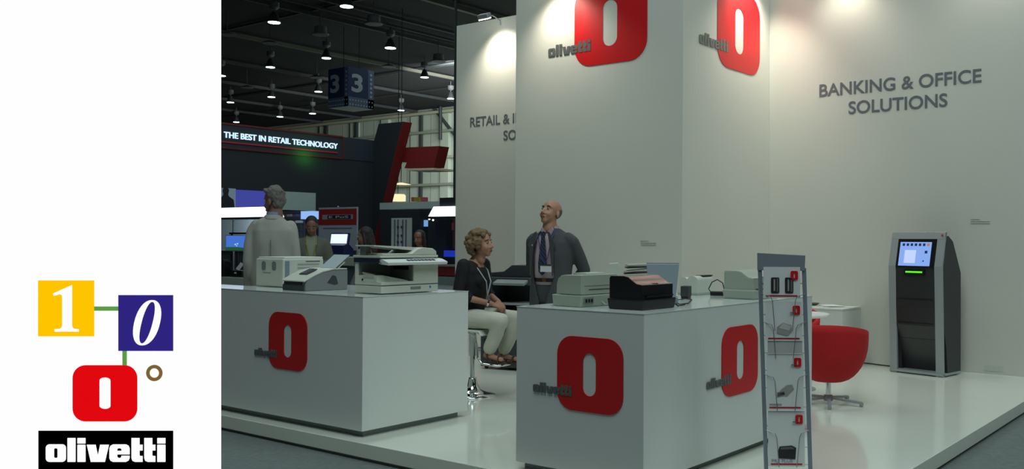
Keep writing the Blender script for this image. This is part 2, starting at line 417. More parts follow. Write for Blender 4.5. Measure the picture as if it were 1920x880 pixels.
def inkjet():
    t = thing('inkjet_printer', 'white inkjet printer with loaded sheets behind the black printer', 'printer', (-3.62, 5.20, CT), R_(36))
    W, Dp = .30, .22
    MB().box((0, 0, .05), (W, Dp, .10), bev=.02).build('body', off_white, t)
    # curved white feeder: a U seen from the side
    pr = [(-.165, .10), (-.175, .20), (-.16, .248), (-.10, .254), (-.082, .225), (-.07, .178), (-.05, .163), (.13, .158), (.13, .13), (-.08, .12)]
    MB().prism(pr, 'y', -.09, .09).build('feeder', off_white, t, smooth=True)
    for i, (z, a, m) in enumerate(((.188, -3, mat('painted gap shade', (60, 62, 58), .6)), (.205, -6, mat('cream sheet', (168, 168, 150), .7)), (.226, -2, mat('painted gap shade', (60, 62, 58), .6)), (.243, -3, MATS['cream sheet']))):
        MB().box((.035, -.004 * i, z), (.19 - .012 * i, .16, .010), rot=(0, R_(a), R_(2 * i)), bev=.003).build('sheet', m, t)  # darker slabs paint the shaded gaps between the cream sheets
    return t
inkjet()
def upright_sheet():
    # silver tilted lid panel behind the black printer
    t = thing('document_scanner', 'flat silver scanner with its wide lid raised behind the black printer', 'scanner', (-3.235, 4.985, CT), R_(33))
    MB().box((0, .05, .025), (.20, .13, .05), bev=.008).build('base', mat('silver blue plastic', (152, 166, 174), .4, .3), t)
    MB().box((.0, .0, .145), (.165, .008, .23), rot=(R_(-12), 0, 0), bev=.002, taper=(1.28, 1)).build('lid', MATS['silver blue plastic'], t)
    MB().tube([(-.105, .026, .259), (.105, .026, .259)], .004).build('lid_edge', chrome, t)
upright_sheet()
def slip_printer():
    t = thing('slip_printer', 'small white printer with two round humps beside its power brick', 'printer', (-3.62, 6.10, CT), R_(2))
    for x0, x1, r in ((-.115, -.035, .062), (-.04, .05, .070)):
        pr = [(x0, 0), (x0, r * 1.55)] + [(x0 + (x1 - x0) * (.5 - .5 * math.cos(R_(a))), r * 1.55 + .035 * math.sin(R_(a))) for a in range(20, 180, 20)] + [(x1, r * 1.55), (x1, 0)]
        MB().prism(pr, 'y', -.12 if x0 < -.1 else -.13, .12).build('hump', off_white, t, smooth=True)
    MB().bounds((-.02, -.03, .138), (.04, .13, .146)).build('paper_slot', black, t)
    MB().bounds((-.12, -.135, 0), (.055, .13, .02)).build('base', beige, t, bev=.004)
slip_printer()
def adapter():
    t = thing('power_adapter', 'square black mains adapter on edge beside the black printer', 'adapter', (-3.45, 5.62, CT), R_(10))
    MB().bounds((-.03, -.035, .012), (.03, .035, .088), bev=.006).build('case', dark_grey, t)
    MB().bounds((-.026, -.03, 0), (.026, .03, .012)).build('plug_base', black, t)
adapter()
def power_brick():
    c = Vector((-3.43, 6.05, CT))
    t = thing('power_brick', 'flat black power brick with looped lead before the small humped printer', 'adapter', c, R_(20))
    MB().box((0, 0, .016), (.12, .055, .032), bev=.006).build('case', black, t)
    MB().tube([(-.055, 0, .02), (-.075, .0, .05), (-.05, 0, .10), (-.01, 0, .12), (.03, 0, .095), (.045, .0, .04)], .004).build('lead', cable_m, t)
power_brick()
def loose_cable():
    p = [(1266, 567), (1275, 571), (1290, 569), (1297, 562), (1285, 560), (1270, 563), (1267, 570), (1272, 574), (1288, 571)]
    pts = [atz(u, v, CT + .004 + .002 * (i % 3)) for i, (u, v) in enumerate(p)]
    pts2 = []
    for a, b in zip(pts, pts[1:]):
        for k in range(4): pts2.append(a.lerp(b, k / 4))
    tag(MB().tube(pts2, .0035).build('cable', cable_m), 'tangled thin black cable on the right counter top', 'cable')
loose_cable()

def white_printer():
    t = thing('laser_printer', 'boxy white laser printer with two grey patches on the left counter', 'printer', (-6.945, 4.83, CT), R_(0))
    W, Dp, H = .385, .40, .24
    MB().bounds((-W / 2, -Dp / 2, .004), (W / 2, Dp / 2, H), bev=.012).build('body', off_white, t)
    MB().bounds((-W / 2 + .01, -Dp / 2 + .02, H), (W / 2 - .01, Dp / 2, H + .012), bev=.004).build('top_lid', mat('white plastic', (214, 218, 214), .35), t)
    for x in (-.075, .07):
        MB().prism([(p[0], p[1]) for p in rrect(x - .028, .14, x + .028, .215, .02, 4)], 'y', -Dp / 2 - .003, -Dp / 2 + .01).build('vent_patch', grey_pl, t)
    MB().bounds((-.09, -Dp / 2 - .002, .118), (.02, -Dp / 2 + .01, .122)).build('seam', grey_pl, t)
    x = W / 2
    MB().bounds((x - .005, -Dp / 2 + .02, .02), (x + .004, -Dp / 2 + .06, H - .02)).build('corner_strip', mat('bluish strip', (120, 135, 150), .4), t)
    for i, z in enumerate((.185, .155)):
        MB().bounds((x - .005, -.06, z), (x + .003, .15, z + .012)).build('text_band', small_grey, t)
    MB().bounds((x - .005, .02, .212), (x + .003, .16, .218)).build('slot', dark_grey, t)
white_printer()
def fax():
    t = thing('fax_machine', 'grey fax machine with curved top and sheet on the left counter', 'fax', (-6.30, 4.62, CT), R_(-3))
    w = .155
    side = [(-.19, 0), (-.19, .055), (-.185, .075), (-.12, .115), (-.04, .145), (.06, .163), (.19, .160), (.19, 0)]
    MB().prism(side, 'x', -w, w).build('body', grey_pl, t, bev=.006)
    tc = [(-.205, .080), (-.12, .123), (-.04, .154), (.06, .172), (.18, .172)]
    MB().prism(tc + [(y, z - .008) for y, z in tc[::-1]], 'x', -w - .004, w + .004).build('top_cover', off_white, t, smooth=True)
    MB().bounds((-w + .02, -.197, .052), (w - .05, -.186, .072)).build('paper_slot', black, t)
    MB().bounds((-w, -.2, .0), (w * .85, -.18, .048), bev=.006).build('front_bin', dark_grey, t)
    kp = MB().box((.01, -.075, .147), (.11, .10, .006), rot=(R_(23), 0, 0)).build('keypad', dark_grey, t)
    for i in range(3):
        for j in range(4):
            MB().box((-.02 + i * .022, -.105 + j * .022, .139 + j * .0093), (.014, .012, .006), rot=(R_(23), 0, 0)).build('key', grey_pl, kp)
    MB().box((.02, .16, .225), (.21, .003, .17), rot=(R_(-52), 0, 0)).build('sheet', mat('pale sheet', (165, 178, 182), .6), t)
    MB().box((.02, .155, .196), (.20, .008, .08), rot=(R_(-52), 0, 0)).build('sheet_support', off_white, t)
    MB().prism([(.0, .06), (.05, .12), (.08, .11), (.10, .05), (.07, .04)], 'x', w, w + .002).build('side_recess', dark_grey, t)
fax()
def mfp():
    t = thing('copier', 'white desktop copier with open paper bay, largest machine on the left counter', 'printer', (-5.530, 4.79, CT), R_(0))
    x0, x1, y0, y1 = -.15, .15, -.28, .28
    # drawer block, solid right hand block, back wall, top bridge
    MB().bounds((x0, y0, .006), (x1, y1, .062), bev=.004).build('paper_drawer', off_white, t)
    MB().bounds((x0, y0, .066), (x1, y1, .090), bev=.003).build('bay_floor', off_white, t)
    MB().bounds((x0, .03, .088), (x1, y1, .235), bev=.004).build('engine_block', off_white, t)
    MB().bounds((x0, y0, .088), (x0 + .035, .03, .235), bev=.003).build('rear_wall', off_white, t)
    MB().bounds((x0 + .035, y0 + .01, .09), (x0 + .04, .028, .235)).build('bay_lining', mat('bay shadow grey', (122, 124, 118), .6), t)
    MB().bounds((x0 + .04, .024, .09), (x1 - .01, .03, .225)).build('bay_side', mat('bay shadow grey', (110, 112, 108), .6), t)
    MB().bounds((x0 + .08, .018, .175), (x1 - .05, .026, .20)).build('paper_exit', black, t)
    MB().prism([(y0 + .0, .135), (y0 + .05, .140), (.02, .094), (.02, .09), (y0, .09)], 'x', x0 + .035, x1 - .05).build('output_tray', off_white, t)
    MB().bounds((x1 - .028, y0, .225), (x1, .03, .236)).build('front_rail', off_white, t)
    MB().bounds((x0 - .005, y0 - .008, .232), (x1 - .02, y0 + .32, .268)).build('scanner_band', navy, t, bev=.003)
    MB().bounds((x0 - .01, y0 - .012, .268), (x1, y1, .286), bev=.005).build('glass_frame', off_white, t)
    # wedge control panel on the long front face
    MB().prism([(x1 - .03, .262), (x1 + .012, .258), (x1 + .075, .236), (x1 + .07, .215), (x1 - .01, .222)], 'y', y0 + .0, y1 + .03).build('control_panel', mat('white plastic', (214, 218, 214), .35), t, bev=.003)
    kp = MB()
    cp = [o for o in t.children if o.name.startswith('control_panel')][0]
    for i in range(8):
        MB().box((x1 + .04, -.06 + i * .036, .2505), (.022, .024, .004), rot=(0, R_(19), 0)).build('key', navy, cp)
    # document feeder: long wedge, thick at the far end
    MB().prism([(y0 + .02, .287), (y0 + .02, .30), (.02, .30), (.08, .335), (.14, .345), (.235, .338), (.27, .318), (.275, .287)], 'x', x0 + .01, x1 - .01).build('document_feeder', off_white, t, bev=.006)
    MB().prism([(y0 - .03, .362), (y0 - .03, .354), (.10, .318), (.15, .338), (.10, .345)], 'x', x0 + .04, x1 - .05).build('feeder_tray', off_white, t, bev=.003)
    MB().bounds((x0 + .06, y0 + .0, .287), (x0 + .12, y0 + .05, .352)).build('tray_post', grey_pl, t)
    MB().bounds((x1 - .002, .0, .03), (x1 + .004, .10, .048)).build('drawer_handle', grey_pl, t)
    MB().bounds((x1 - .002, y0 + .001, .0625), (x1 + .001, y1 - .001, .0660)).build('drawer_gap', dark_grey, t)
    MB().bounds((x1 - .002, .19, .032), (x1 + .002, .205, .05)).build('blue_mark', mat('blue mark', (60, 110, 170), .5), t)
    MB().bounds((x0 + .10, y0 - .003, .12), (x0 + .22, y0, .145)).build('side_label', mat('pale label', (168, 172, 160), .6), t)
    MB().cyl((x0 + .09, y0 - .004, .105), (x0 + .09, y0, .105), .008).build('round_port', black, t)
    MB().box((x0 + .10, y0 + .05, .148), (.09, .05, .01), rot=(0, R_(8), 0)).build('paper_stop', off_white, t)
    return t
mfp()

# ------------------------------------------------------------------ kiosk
def kiosk():
    a = Vector((-3.481, 9.871, 0)); b = Vector((-2.866, 9.754, 0)); d = b - a; rz = math.atan2(d.y, d.x)
    n = Vector((-d.y, d.x, 0)).normalized()
    t = thing('kiosk', 'tall grey self-service kiosk with a lit blue screen against the right wall', 'kiosk', (a + b) / 2 + n * .2, rz)
    sil = mat('kiosk silver', (156, 161, 163), .4, .2); dk = mat('kiosk charcoal', (42, 43, 45), .35)
    w = .307
    front = [(-.19, .0), (-.225, 1.17), (-.125, 1.50)]
    for s_ in (-1, 1):
        xo = s_ * w; xi = s_ * (w - .085)
        pr = [(-.19, .0), (-.232, 1.15), (-.150, 1.505), (-.120, 1.505), (-.202, 1.15), (-.16, 0)]
        MB().prism(pr, 'x', min(xo, xi), max(xo, xi)).build('frame_post', sil, t, bev=.003)
    MB().prism([(-.168, 1.435), (-.148, 1.51), (-.116, 1.51), (-.136, 1.435)], 'x', -w, w).build('top_rail', sil, t, bev=.003)
    MB().bounds((-w, -.20, 0.012), (w, .2, .035)).build('base_plate', sil, t)
    body = [(-.216, .72), (-.222, 1.15), (-.155, 1.455), (-.09, 1.475), (.02, 1.42), (.20, 1.10), (.205, .035), (-.02, .035), (-.14, .36), (-.205, .52)]
    MB().prism(body, 'x', -w + .0855, w - .0855).build('front_body', dk, t)
    sidep = [(-.19, 1.15), (-.12, 1.46), (-.07, 1.47), (.03, 1.41), (.205, 1.08), (.21, .035), (-.08, .035), (-.11, .3), (-.16, .5)]
    for s_ in (-1, 1):
        MB().prism(sidep, 'x', min(s_ * (w - .085), s_ * (w - .01)), max(s_ * (w - .085), s_ * (w - .01))).build('side_body', dk, t)
    # tilted face: z along the slope from 1.15 to 1.44
    A = Vector((0, -.224, 1.15)); S = Vector((0, .068, .30)).normalized(); N = Vector((0, -S.z, S.y))
    rx = math.atan2(S.z, S.y)
    def on(x, s_, h=0): return Vector((x, 0, 0)) + A + S * s_ + N * h
    def panel(x0, x1, s0, s1, name, m, h0, h1, par=t):
        mb = MB(); P = []
        for h in (h0, h1): P.append([mb.bm.verts.new(on(*q, h)) for q in ((x0, s0), (x1, s0), (x1, s1), (x0, s1))])
        mb.bm.faces.new(P[0][::-1]); mb.bm.faces.new(P[1])
        for i in range(4): mb.bm.faces.new((P[0][i], P[0][(i + 1) % 4], P[1][(i + 1) % 4], P[1][i]))
        return mb.build(name, m, par)
    panel(-w + .086, w - .086, -.01, .292, 'screen_bezel', black, 0, .008)
    sc = panel(-.192, .168, .0, .258, 'screen', glow('kiosk screen', (140, 176, 246), .95), .008, .010)
    ic = glow('screen icon', (40, 60, 130), .6); wh = glow('screen page', (196, 214, 255), 1.0)
    panel(-.13, .0, .03, .17, 'page', wh, .0102, .0112, sc)
    for i in range(7): panel(-.165 + i * .047, -.137 + i * .047, .215, .243, 'icon', ic if i < 6 else glow('screen icon warm', (210, 130, 90), .8), .0102, .0112, sc)
    panel(.10, .13, .135, .165, 'icon', ic, .0102, .0112, sc); panel(.085, .1, .045, .06, 'icon', ic, .0102, .0112, sc)
    MB().bounds((-.125, -.236, 1.055), (.115, -.22, 1.115)).build('reader_slot', black, t)
    MB().bounds((-.10, -.242, 1.078), (.09, -.235, 1.096)).build('reader_light', glow('green light', (95, 240, 40), 1.1), t)
    for z in (.80, .545, .375):
        yy = -.2245 if z > .6 else (-.212 if z > .5 else -.148)
        MB().bounds((-.2, yy, z), (.2, yy + .01, z + .006)).build('panel_gap', black, t)
    MB().cyl((w - .03, -.172, 1.475), (w - .03, -.16, 1.478), .009).build('red_lamp', mat('red lamp', (190, 20, 20), .4), t)
    for sx in (-.25, .25):
        for sy in (-.15, .17): MB().cyl((sx, sy, 0), (sx, sy, .014), .02).build('foot', black, t)
kiosk()
pts = [atz(1616, 678, .012), atz(1630, 681, .012), atz(1650, 684, .012), atz(1668, 686, .012), atz(1684, 687, .012)]
pts[0].y = min(pts[0].y, WY - .02); pts = [Vector((p.x, min(p.y, WY - .03 - .01 * i), .008)) for i, p in enumerate(pts)]
tag(MB().tube(pts, .007).build('kiosk_cable', cable_m), 'black cable along the foot of the right wall to the kiosk', 'cable')

# ------------------------------------------------------------------ leaflet rack
def rack():
    c = atz(1479, 911, 0)
    t = thing('leaflet_rack', 'slim silver leaflet stand with one column of leaflets beside the right counter', 'rack', (c.x, c.y, 0), R_(35.5))
    met = mat('rack grey metal', (132, 140, 150), .4, .15)
    sh = lambda z: -.036 * z
    MB().box((0, .03, .006), (.30, .26, .012), bev=.004).build('base', met, t)
    for s_ in (-1, 1):
        mb = MB(); x = s_ * .127
        mb.prism([(x + sh(0) - .011, .0), (x + sh(0) + .011, .0), (x + sh(1.25) + .011, 1.25), (x + sh(1.25) - .011, 1.25)], 'y', -.008, .012)
        mb.build('pole', met, t, bev=.002)
    MB().prism([(-.138 + sh(1.3), 1.235), (.130 + sh(1.3), 1.232), (.134 + sh(1.3), 1.322), (-.139 + sh(1.3), 1.335)], 'y', -.014, .016).build('header', met, t, bev=.002)
    wire = mat('rack wire', (150, 154, 158), .3, .8)
    for z in (1.16, .98, .86, .76, .66, .56, .45, .34, .22, .12):
        MB().tube([(-.13 + sh(z), .004, z), (.128 + sh(z), .004, z)], .002, 6).build('crossbar', wire, t)
    for z0 in (1.09, .93, .63, .31):   # pocket wires
        for s_ in (-1, 1):
            x = s_
            MB().tube([(x * .122 + sh(z0), -.012, z0 + .01), (x * .075 + sh(z0), -.034, z0 - .005), (x * .065 + sh(z0), -.036, z0 - .03), (x * .05 + sh(z0), -.030, z0 - .20)], .0022, 6).build('pocket_wire', wire, t)
    return t, sh, c
rk, sh, rc = rack()
def leaflet(ztop, line, label, draw, dx=0):
    """a printed leaflet leaning back in its pocket; line = distance of the red rule below the top edge"""
    M = Matrix.Translation((rc.x, rc.y, 0)) @ Matrix.Rotation(R_(35.5), 4, 'Z')
    H = line + .012; z0 = ztop - H
    t = thing('leaflet', label, 'leaflet', M @ Vector((dx + sh(ztop), -.022, z0)), R_(35.5), 'leaflets in the silver stand')
    t.rotation_euler.x = R_(-1.5)
    MB().bounds((-.105, -.001, 0), (.105, .001, H)).build('sheet', paper, t)
    y = -.0022
    logo(.042, t, (.050, y, H - .074), FRONT, red_vinyl, grey_vinyl, .052)
    MB().bounds((-.09, y, .010), (.09, y + .001, .018)).build('red_line', mat('print red', (170, 20, 34), .5), t)
    draw(t, y, H)
def pic(t, y, polys, oy):
    for i, (pl, m) in enumerate(polys):
        flat([pl], 'product_picture', m, t, (0, y - .0008 - .0006 * i, oy), FRONT, .0008)
pb = mat('print black', (34, 34, 36), .5); pg = mat('print grey', (146, 148, 144), .6); pw = mat('print pale grey', (184, 186, 182), .6); pd = mat('print mid grey', (90, 90, 92), .6)
ptx = mat('print text', (150, 152, 154), .7)
def d1(t, y, H):
    for x in (-.062, .018):
        pic(t, y, [(rrect(x, .0, x + .048, .09, .008), pb), (rrect(x + .015, .012, x + .024, .08, .003), pg), (rrect(x + .032, .006, x + .042, .084, .003), pd)], H - .15)
def d2(t, y, H):
    pic(t, y, [([(-.04, .02), (.02, .005), (.045, .03), (.045, .065), (-.005, .08), (-.04, .055)], pg), ([(-.03, .05), (.03, .035), (.045, .06), (-.005, .078)], pw)], H - .20)
def d3(t, y, H):
    pic(t, y, [([(-.03, .03), (.01, .018), (.05, .06), (.04, .085), (.01, .082), (-.03, .05)], pg), ([(-.045, .015), (-.005, .025), (-.005, .045), (-.045, .04)], pd), ([(-.035, .028), (0, .032), (-.01, .042)], pb)], H - .26)
    MB().bounds((-.09, y, .026), (-.02, y + .001, .036)).build('text_line', ptx, t)
def d4(t, y, H):
    pic(t, y, [([(-.045, .005), (.05, .0), (.055, .065), (.03, .078), (-.04, .072), (-.048, .05)], pb), ([(-.035, .055), (.045, .058), (.03, .072), (-.035, .068)], pd)], H - .275)
    lettering('PR2 PLUS', .12, .018, 'leaflet_title', ptx, t, (-.085, y, .024), FRONT, .001, .01)
leaflet(1.255, .167, 'topmost white leaflet in the silver stand showing two dark upright machines', d1, -.004)
leaflet(1.056, .212, 'white leaflet second from top in the silver stand with a small pale printer', d2, .002)
MB().bounds((-.128, -.020, .762), (.07, -.019, .838)).build('lower_page', mat('page with columns', (176, 178, 178), .8), rk)
leaflet(.757, .308, 'white leaflet third from top in the silver stand with a pale folded device', d3, .0)
leaflet(.431, .305, 'white leaflet lowest in view in the silver stand with a black printer', d4, -.002)

# ------------------------------------------------------------------ tub chairs, table, sideboard
red_fab = mat('red felt', (176, 14, 18), .85, noise_amt=.12, nscale=60, bump=.1)
def tub_chair(loc, rz, label):
    t = thing('tub_chair', label, 'chair', loc, rz, 'red tub chairs on the white platform')
    bm = bmesh.new(); n = 36; m = 12; R = []
    for j in range(m + 1):
        s_ = j / m; ring = []
        for k in range(n):
            a = 2 * math.pi * k / n
            back = (1 + math.sin(a)) / 2                       # 1 at the back (+y)
            rim = .17 + .30 * (back ** .45)
            rr = math.sin(min(1, s_ * 1.12) * math.pi / 2) ** .72 * (1 + .04 * s_)
            zz = .235 + rim * max(0, (s_ - .16) / .84) ** 1.45
            ring.append(bm.verts.new((.29 * rr * math.cos(a) * (1 + .0 * s_), .275 * rr * math.sin(a), zz)))
        R.append(ring)
    for A, B in zip(R[1:], R[2:]):
        for k in range(n): bm.faces.new((A[k], A[(k + 1) % n], B[(k + 1) % n], B[k]))
    bm.faces.new(R[1][::-1])
    for v in R[0]: bm.verts.remove(v)
    bmesh.ops.recalc_face_normals(bm, faces=bm.faces)
    mb = MB(); mb.bm.free(); mb.bm = bm
    o = mb.build('shell', red_fab, t, smooth='full', solid=-.035)
    MB().loft([(.33, 0, -.01, .17, .16), (.36, 0, -.01, .20, .19), (.395, 0, -.01, .20, .19), (.41, 0, -.01, .17, .16)]).build('seat_cushion', red_fab, t, smooth='full')
    MB().lathe([(.022, .075), (.022, .20), (.03, .20), (.03, .245)]).build('stem', chrome, t, smooth=True)
    MB().lathe([(.035, .03), (.045, .045), (.035, .08)]).build('hub', alu, t, smooth=True)
    for k in range(5):
        a = R_(72 * k + 20); c, s2 = math.cos(a), math.sin(a)
        mb = MB(); mb.box((.155, 0, .045), (.27, .03, .02), rot=(0, R_(5), 0)); mb.box((.285, 0, .024), (.03, .032, .024)); mb.cyl((.285, 0, 0), (.285, 0, .014), .014)
        mb.build('leg', alu, t, bev=.002, rot=(0, 0, a))
    return t
tub_chair((-3.202, 7.568, 0), R_(203), 'red tub chair seen from behind, nearest chair right of the leaflet stand')
c = at(1476, 640, 9.7); tub_chair((c.x, c.y, 0), R_(20), 'red tub chair on the far side of the round white table')
c = at(826, 640, 12.9); tub_chair((c.x, c.y, 0), R_(200), 'red tub chair glimpsed between the white copier and the seated woman'); 
c = at(923, 640, 11.6); tub_chair((c.x, c.y, 0), R_(170), 'red tub chair mostly hidden behind the seated woman')
def round_table():
    c = at(1486, 640, 8.85)
    t = thing('round_table', 'round white table between the two red chairs at the right', 'table', (c.x, c.y, 0))
    MB().lathe([(.33, .69), (.345, .70), (.345, .712), (.34, .718)], n=48).build('table_top', mat('white table', (222, 225, 220), .25), t, smooth=True)
    MB().lathe([(.025, .03), (.025, .69)]).build('stem', chrome, t)
    MB().lathe([(.22, 0), (.22, .008), (.04, .03)], n=32).build('base', alu, t, smooth=True)
round_table()
def sideboard():
    r = aty(1612, 640, WY - .02); xr = r.x; yf = atx(1579, 640, xr).y
    t = thing('low_cabinet', 'low white cabinet against the right wall with papers on top', 'cabinet', (xr - .45, (yf + WY) / 2, 0))
    hy = (WY - .01 - yf) / 2
    MB().bounds((-.45, -hy, .04), (.45, hy, .635)).build('body', white_lam, t, bev=.003)
    MB().bounds((-.455, -hy - .004, .635), (.455, hy, .655)).build('top', white_lam, t, bev=.002)
    MB().bounds((-.43, -hy + .03, 0), (.43, hy - .02, .04)).build('plinth', MATS['plinth grey'], t)
    MB().bounds((-.003, -hy - .005, .06), (.003, -hy, .62)).build('door_gap', grey_pl, t)
    z = .655
    c = atz(1562, 572, z + .01)
    pp = MB()
    for i in range(3): pp.box((c.x + .01 * i, min(c.y, WY - .2), z + .004 + .003 * i), (.21, .297, .0025), rot=(0, 0, R_(30 + 9 * i)))
    tag(pp.build('paper_pile', paper), 'few white papers fanned on the low white cabinet', 'papers')
    c = atz(1536, 570, z + .01)
    MB().lathe([(.03, 0), (.055, .012), (.07, .03), (.064, .03), (.05, .014)], n=20).build('bowl', mat('brown bowl', (92, 84, 60), .5), None, smooth=True, loc=(c.x, min(c.y, WY - .2), z + .001))
    tag(bpy.data.objects['bowl'], 'small brown dish on the low white cabinet', 'bowl')
sideboard()
MB().bounds((-2.62, WY - .004, .03), (-2.42, WY, .09)).build('trim_2', mat('floor outlet', (188, 194, 184), .5)); tag(bpy.data.objects['trim_2'], kind='structure')

# ------------------------------------------------------------------ big dark copier behind the people
def floor_copier():
    c = at(972, 600, 10.25)
    t = thing('floor_copier', 'tall charcoal floor copier behind the seated woman', 'copier', (c.x, c.y, 0), R_(12))
    MB().bounds((-.3, -.3, .03), (.3, .3, .60), bev=.01).build('cabinet', dark_grey, t)
    for i in range(2):
        d_ = MB().bounds((-.27, -.315, .08 + .26 * i), (.27, -.3, .31 + .26 * i), bev=.004).build('drawer', mat('charcoal', (44, 47, 52), .45), t)
        MB().bounds((-.08, -.325, .24 + .26 * i), (.08, -.314, .265 + .26 * i)).build('handle', black, d_)
    MB().bounds((-.3, .05, .60), (.3, .3, .92)).build('back_column', dark_grey, t)
    MB().bounds((-.3, -.3, .60), (-.17, .06, .92), bev=.004).build('side_column', dark_grey, t)
    MB().bounds((-.15, -.26, .70), (.28, .02, .725)).build('output_tray', mat('grey tray', (150, 154, 156), .5), t)
    MB().bounds((-.31, -.31, .92), (.31, .31, 1.0), bev=.01).build('scanner_bed', dark_grey, t)
    MB().prism([(-.28, 1.0), (-.28, 1.04), (-.05, 1.06), (.05, 1.13), (.27, 1.13), (.29, 1.0)], 'y', -.24, .28).build('document_feeder', mat('charcoal', (44, 47, 52), .45), t, bev=.008)
    MB().box((.1, -.34, .95), (.38, .12, .03), rot=(R_(20), 0, 0), bev=.006).build('control_panel', grey_pl, t)
    for sx in (-.25, .25):
        for sy in (-.25, .25): MB().cyl((sx - .012, sy, .022), (sx + .012, sy, .022), .022).build('caster', black, t)
floor_copier()

# ------------------------------------------------------------------ the hall behind
HY = 58.0
hw = mat('hall wall panel', (150, 160, 148), .8, noise_amt=.08, nscale=.4); hb_ = mat('hall steel dark', (44, 48, 50), .7); hl = mat('hall steel pale', (150, 150, 126), .7)
t = MB().bounds((-115, HY, HF), (40, HY + .3, 13.2)).build('wall_far', hw); tag(t, kind='structure')
def hbox(name, u0, v0, u1, v1, y, d, m, par=None):
    a = aty(u0, (v0 + v1) / 2, y); b = aty(u1, (v0 + v1) / 2, y); c0 = aty((u0 + u1) / 2, v0, y); c1 = aty((u0 + u1) / 2, v1, y)
    return MB().bounds((a.x, y, c1.z), (b.x, y + d, c0.z)).build(name, m, par)
for u in (610, 668, 726, 782, 838): 
    a = aty(u, 300, HY)
    MB().bounds((a.x - .5, HY - .35, HF), (a.x + .5, HY, 12.6)).build('column', hw, t)
for u in (620, 676, 797): 
    a = aty(u, 300, HY); MB().bounds((a.x - .18, HY - .6, 4.5), (a.x + .12, HY - .36, 12.6)).build('pipe', hb_, t)
for z, m in ((12.62, hl), (10.9, mat('hall wall seam', (118, 124, 110), .8)), (8.6, hl), (6.2, MATS['hall wall seam'])):
    MB().bounds((-114, HY - .7, z), (39, HY - .4, z + .22)).build('rail', m, t)
for i in range(46):
    x = -75 + i * 1.55; MB().bounds((x, HY - .03, HF), (x + .06, HY, 12.6)).build('panel_seam', MATS['hall wall seam'], t)
a = aty(815, 205, HY - .5); b = aty(860, 262, HY - .5); MB().tube([a, b], .14, 6).build('brace', hb_, t)
a = aty(826, 200, HY - .8); b = aty(826, 262, HY - .8); MB().tube([a, b], .14, 6).build('brace', hb_, t)
ce = MB().bounds((-115, -14, 13.2), (60, HY + .3, 13.4)).build('ceiling', mat('dark ceiling', (13, 14, 19), .95)); tag(ce, kind='structure')
bm_ = mat('ceiling beam', (48, 50, 55), .7); bm_w = mat('ceiling beam pale', (88, 86, 78), .7)
for u, v, m, r in ((476, 0, bm_, .1), (414, 60, bm_w, .1), (414, 114, bm_, .1), (414, 153, bm_, .1), (414, 185, bm_, .1), (709, 25, bm_, .08), (814, 1, bm_w, .13), (560, 5, bm_, .06), (414, 205, bm_, .1)):
    p = atz(u, v, 12.95); MB().bounds((p.x - r, -8, 12.95 - r), (p.x + r, HY - .7, 12.95 + r)).build('beam', m, ce)
for v, u in ((25, 560), (140, 720), (168, 520), (196, 600)):
    p = atz(u, v, 13.1); MB().bounds((-100, p.y - .06, 13.05), (30, p.y + .06, 13.15)).build('cross_beam', hb_, ce)
lampw = glow('bay lamp light', (225, 255, 248), 9); dome = mat('lamp dome grey', (92, 94, 98), .6); 
def bay_lamp(u, v, zl, label, r=.32):
    p = atz(u, v, 11.9)
    t = thing('bay_lamp', label, 'lamp', p, 0, 'lit high bay lamps under the hall ceiling')
    MB().lathe([(r, 0), (r * .96, .10), (r * .5, .42), (r * .35, .5)], n=14).build('reflector', hb_, t, smooth=True)
    MB().lathe([(r * .96, -.02), (r * .96, .0)], n=16).build('lit_lens', lampw, t)
    MB().lathe([(.13, .62), (.24, .72), (.24, .95), (.03, 1.0), (.03, 1.295)], n=10).build('ballast', dome, t, smooth=True)
    MB().cyl((0, 0, .48), (0, 0, .66), .03, n=6).build('stem', dome, t); 
LT = [(650, 12, 'brightest bay lamp, highest of the lit ones at the top edge'), (514, 42, 'bay lamp upper left, left of the unlit drum lamp'), (732, 90, 'bay lamp right of centre above the blue number cube'),
 (612, 109, 'bay lamp just above the left side of the blue number cube'), (507, 126, 'bay lamp left of the number cube and level with its top'), (796, 145, 'bay lamp to the right of the blue number cube'),
 (597, 172, 'bay lamp close to the left face of the number cube'), (509, 182, 'bay lamp left, on the line below the numeral level'), (432, 192, 'bay lamp beside the white panel, upper of the lowest pair'),
 (845, 185, 'bay lamp nearest the narrow left stand wall'), (752, 207, 'bay lamp above the slanted black and red fin'), (525, 219, 'bay lamp above the lit slogan, left of centre'),
 (586, 213, 'small dim bay lamp above the right half of the slogan'), (443, 229, 'lowest bay lamp above the left end of the slogan'), (415, 142, 'bay lamp cut by the edge of the white panel')]
for u, v, l in LT: bay_lamp(u, v, 11.9, l, .30 if v < 100 else .27)
for u, v, l in ((601, 66, 'grey unlit drum lamp left of top centre'), (701, 46, 'grey unlit drum lamp at top right of the ceiling'), (822, 116, 'grey unlit drum lamp nearest the left stand wall')):
    p = atz(u, v, 11.9); t = thing('drum_lamp', l, 'lamp', p, 0, 'unlit drum lamps under the hall ceiling')
    MB().lathe([(.42, 0), (.44, .05), (.32, .1), (.31, .42), (.24, .45)], n=16).build('drum', dome, t, smooth=True)
    MB().cyl((0, 0, .44), (0, 0, 1.295), .03, n=6).build('stem', dome, t)
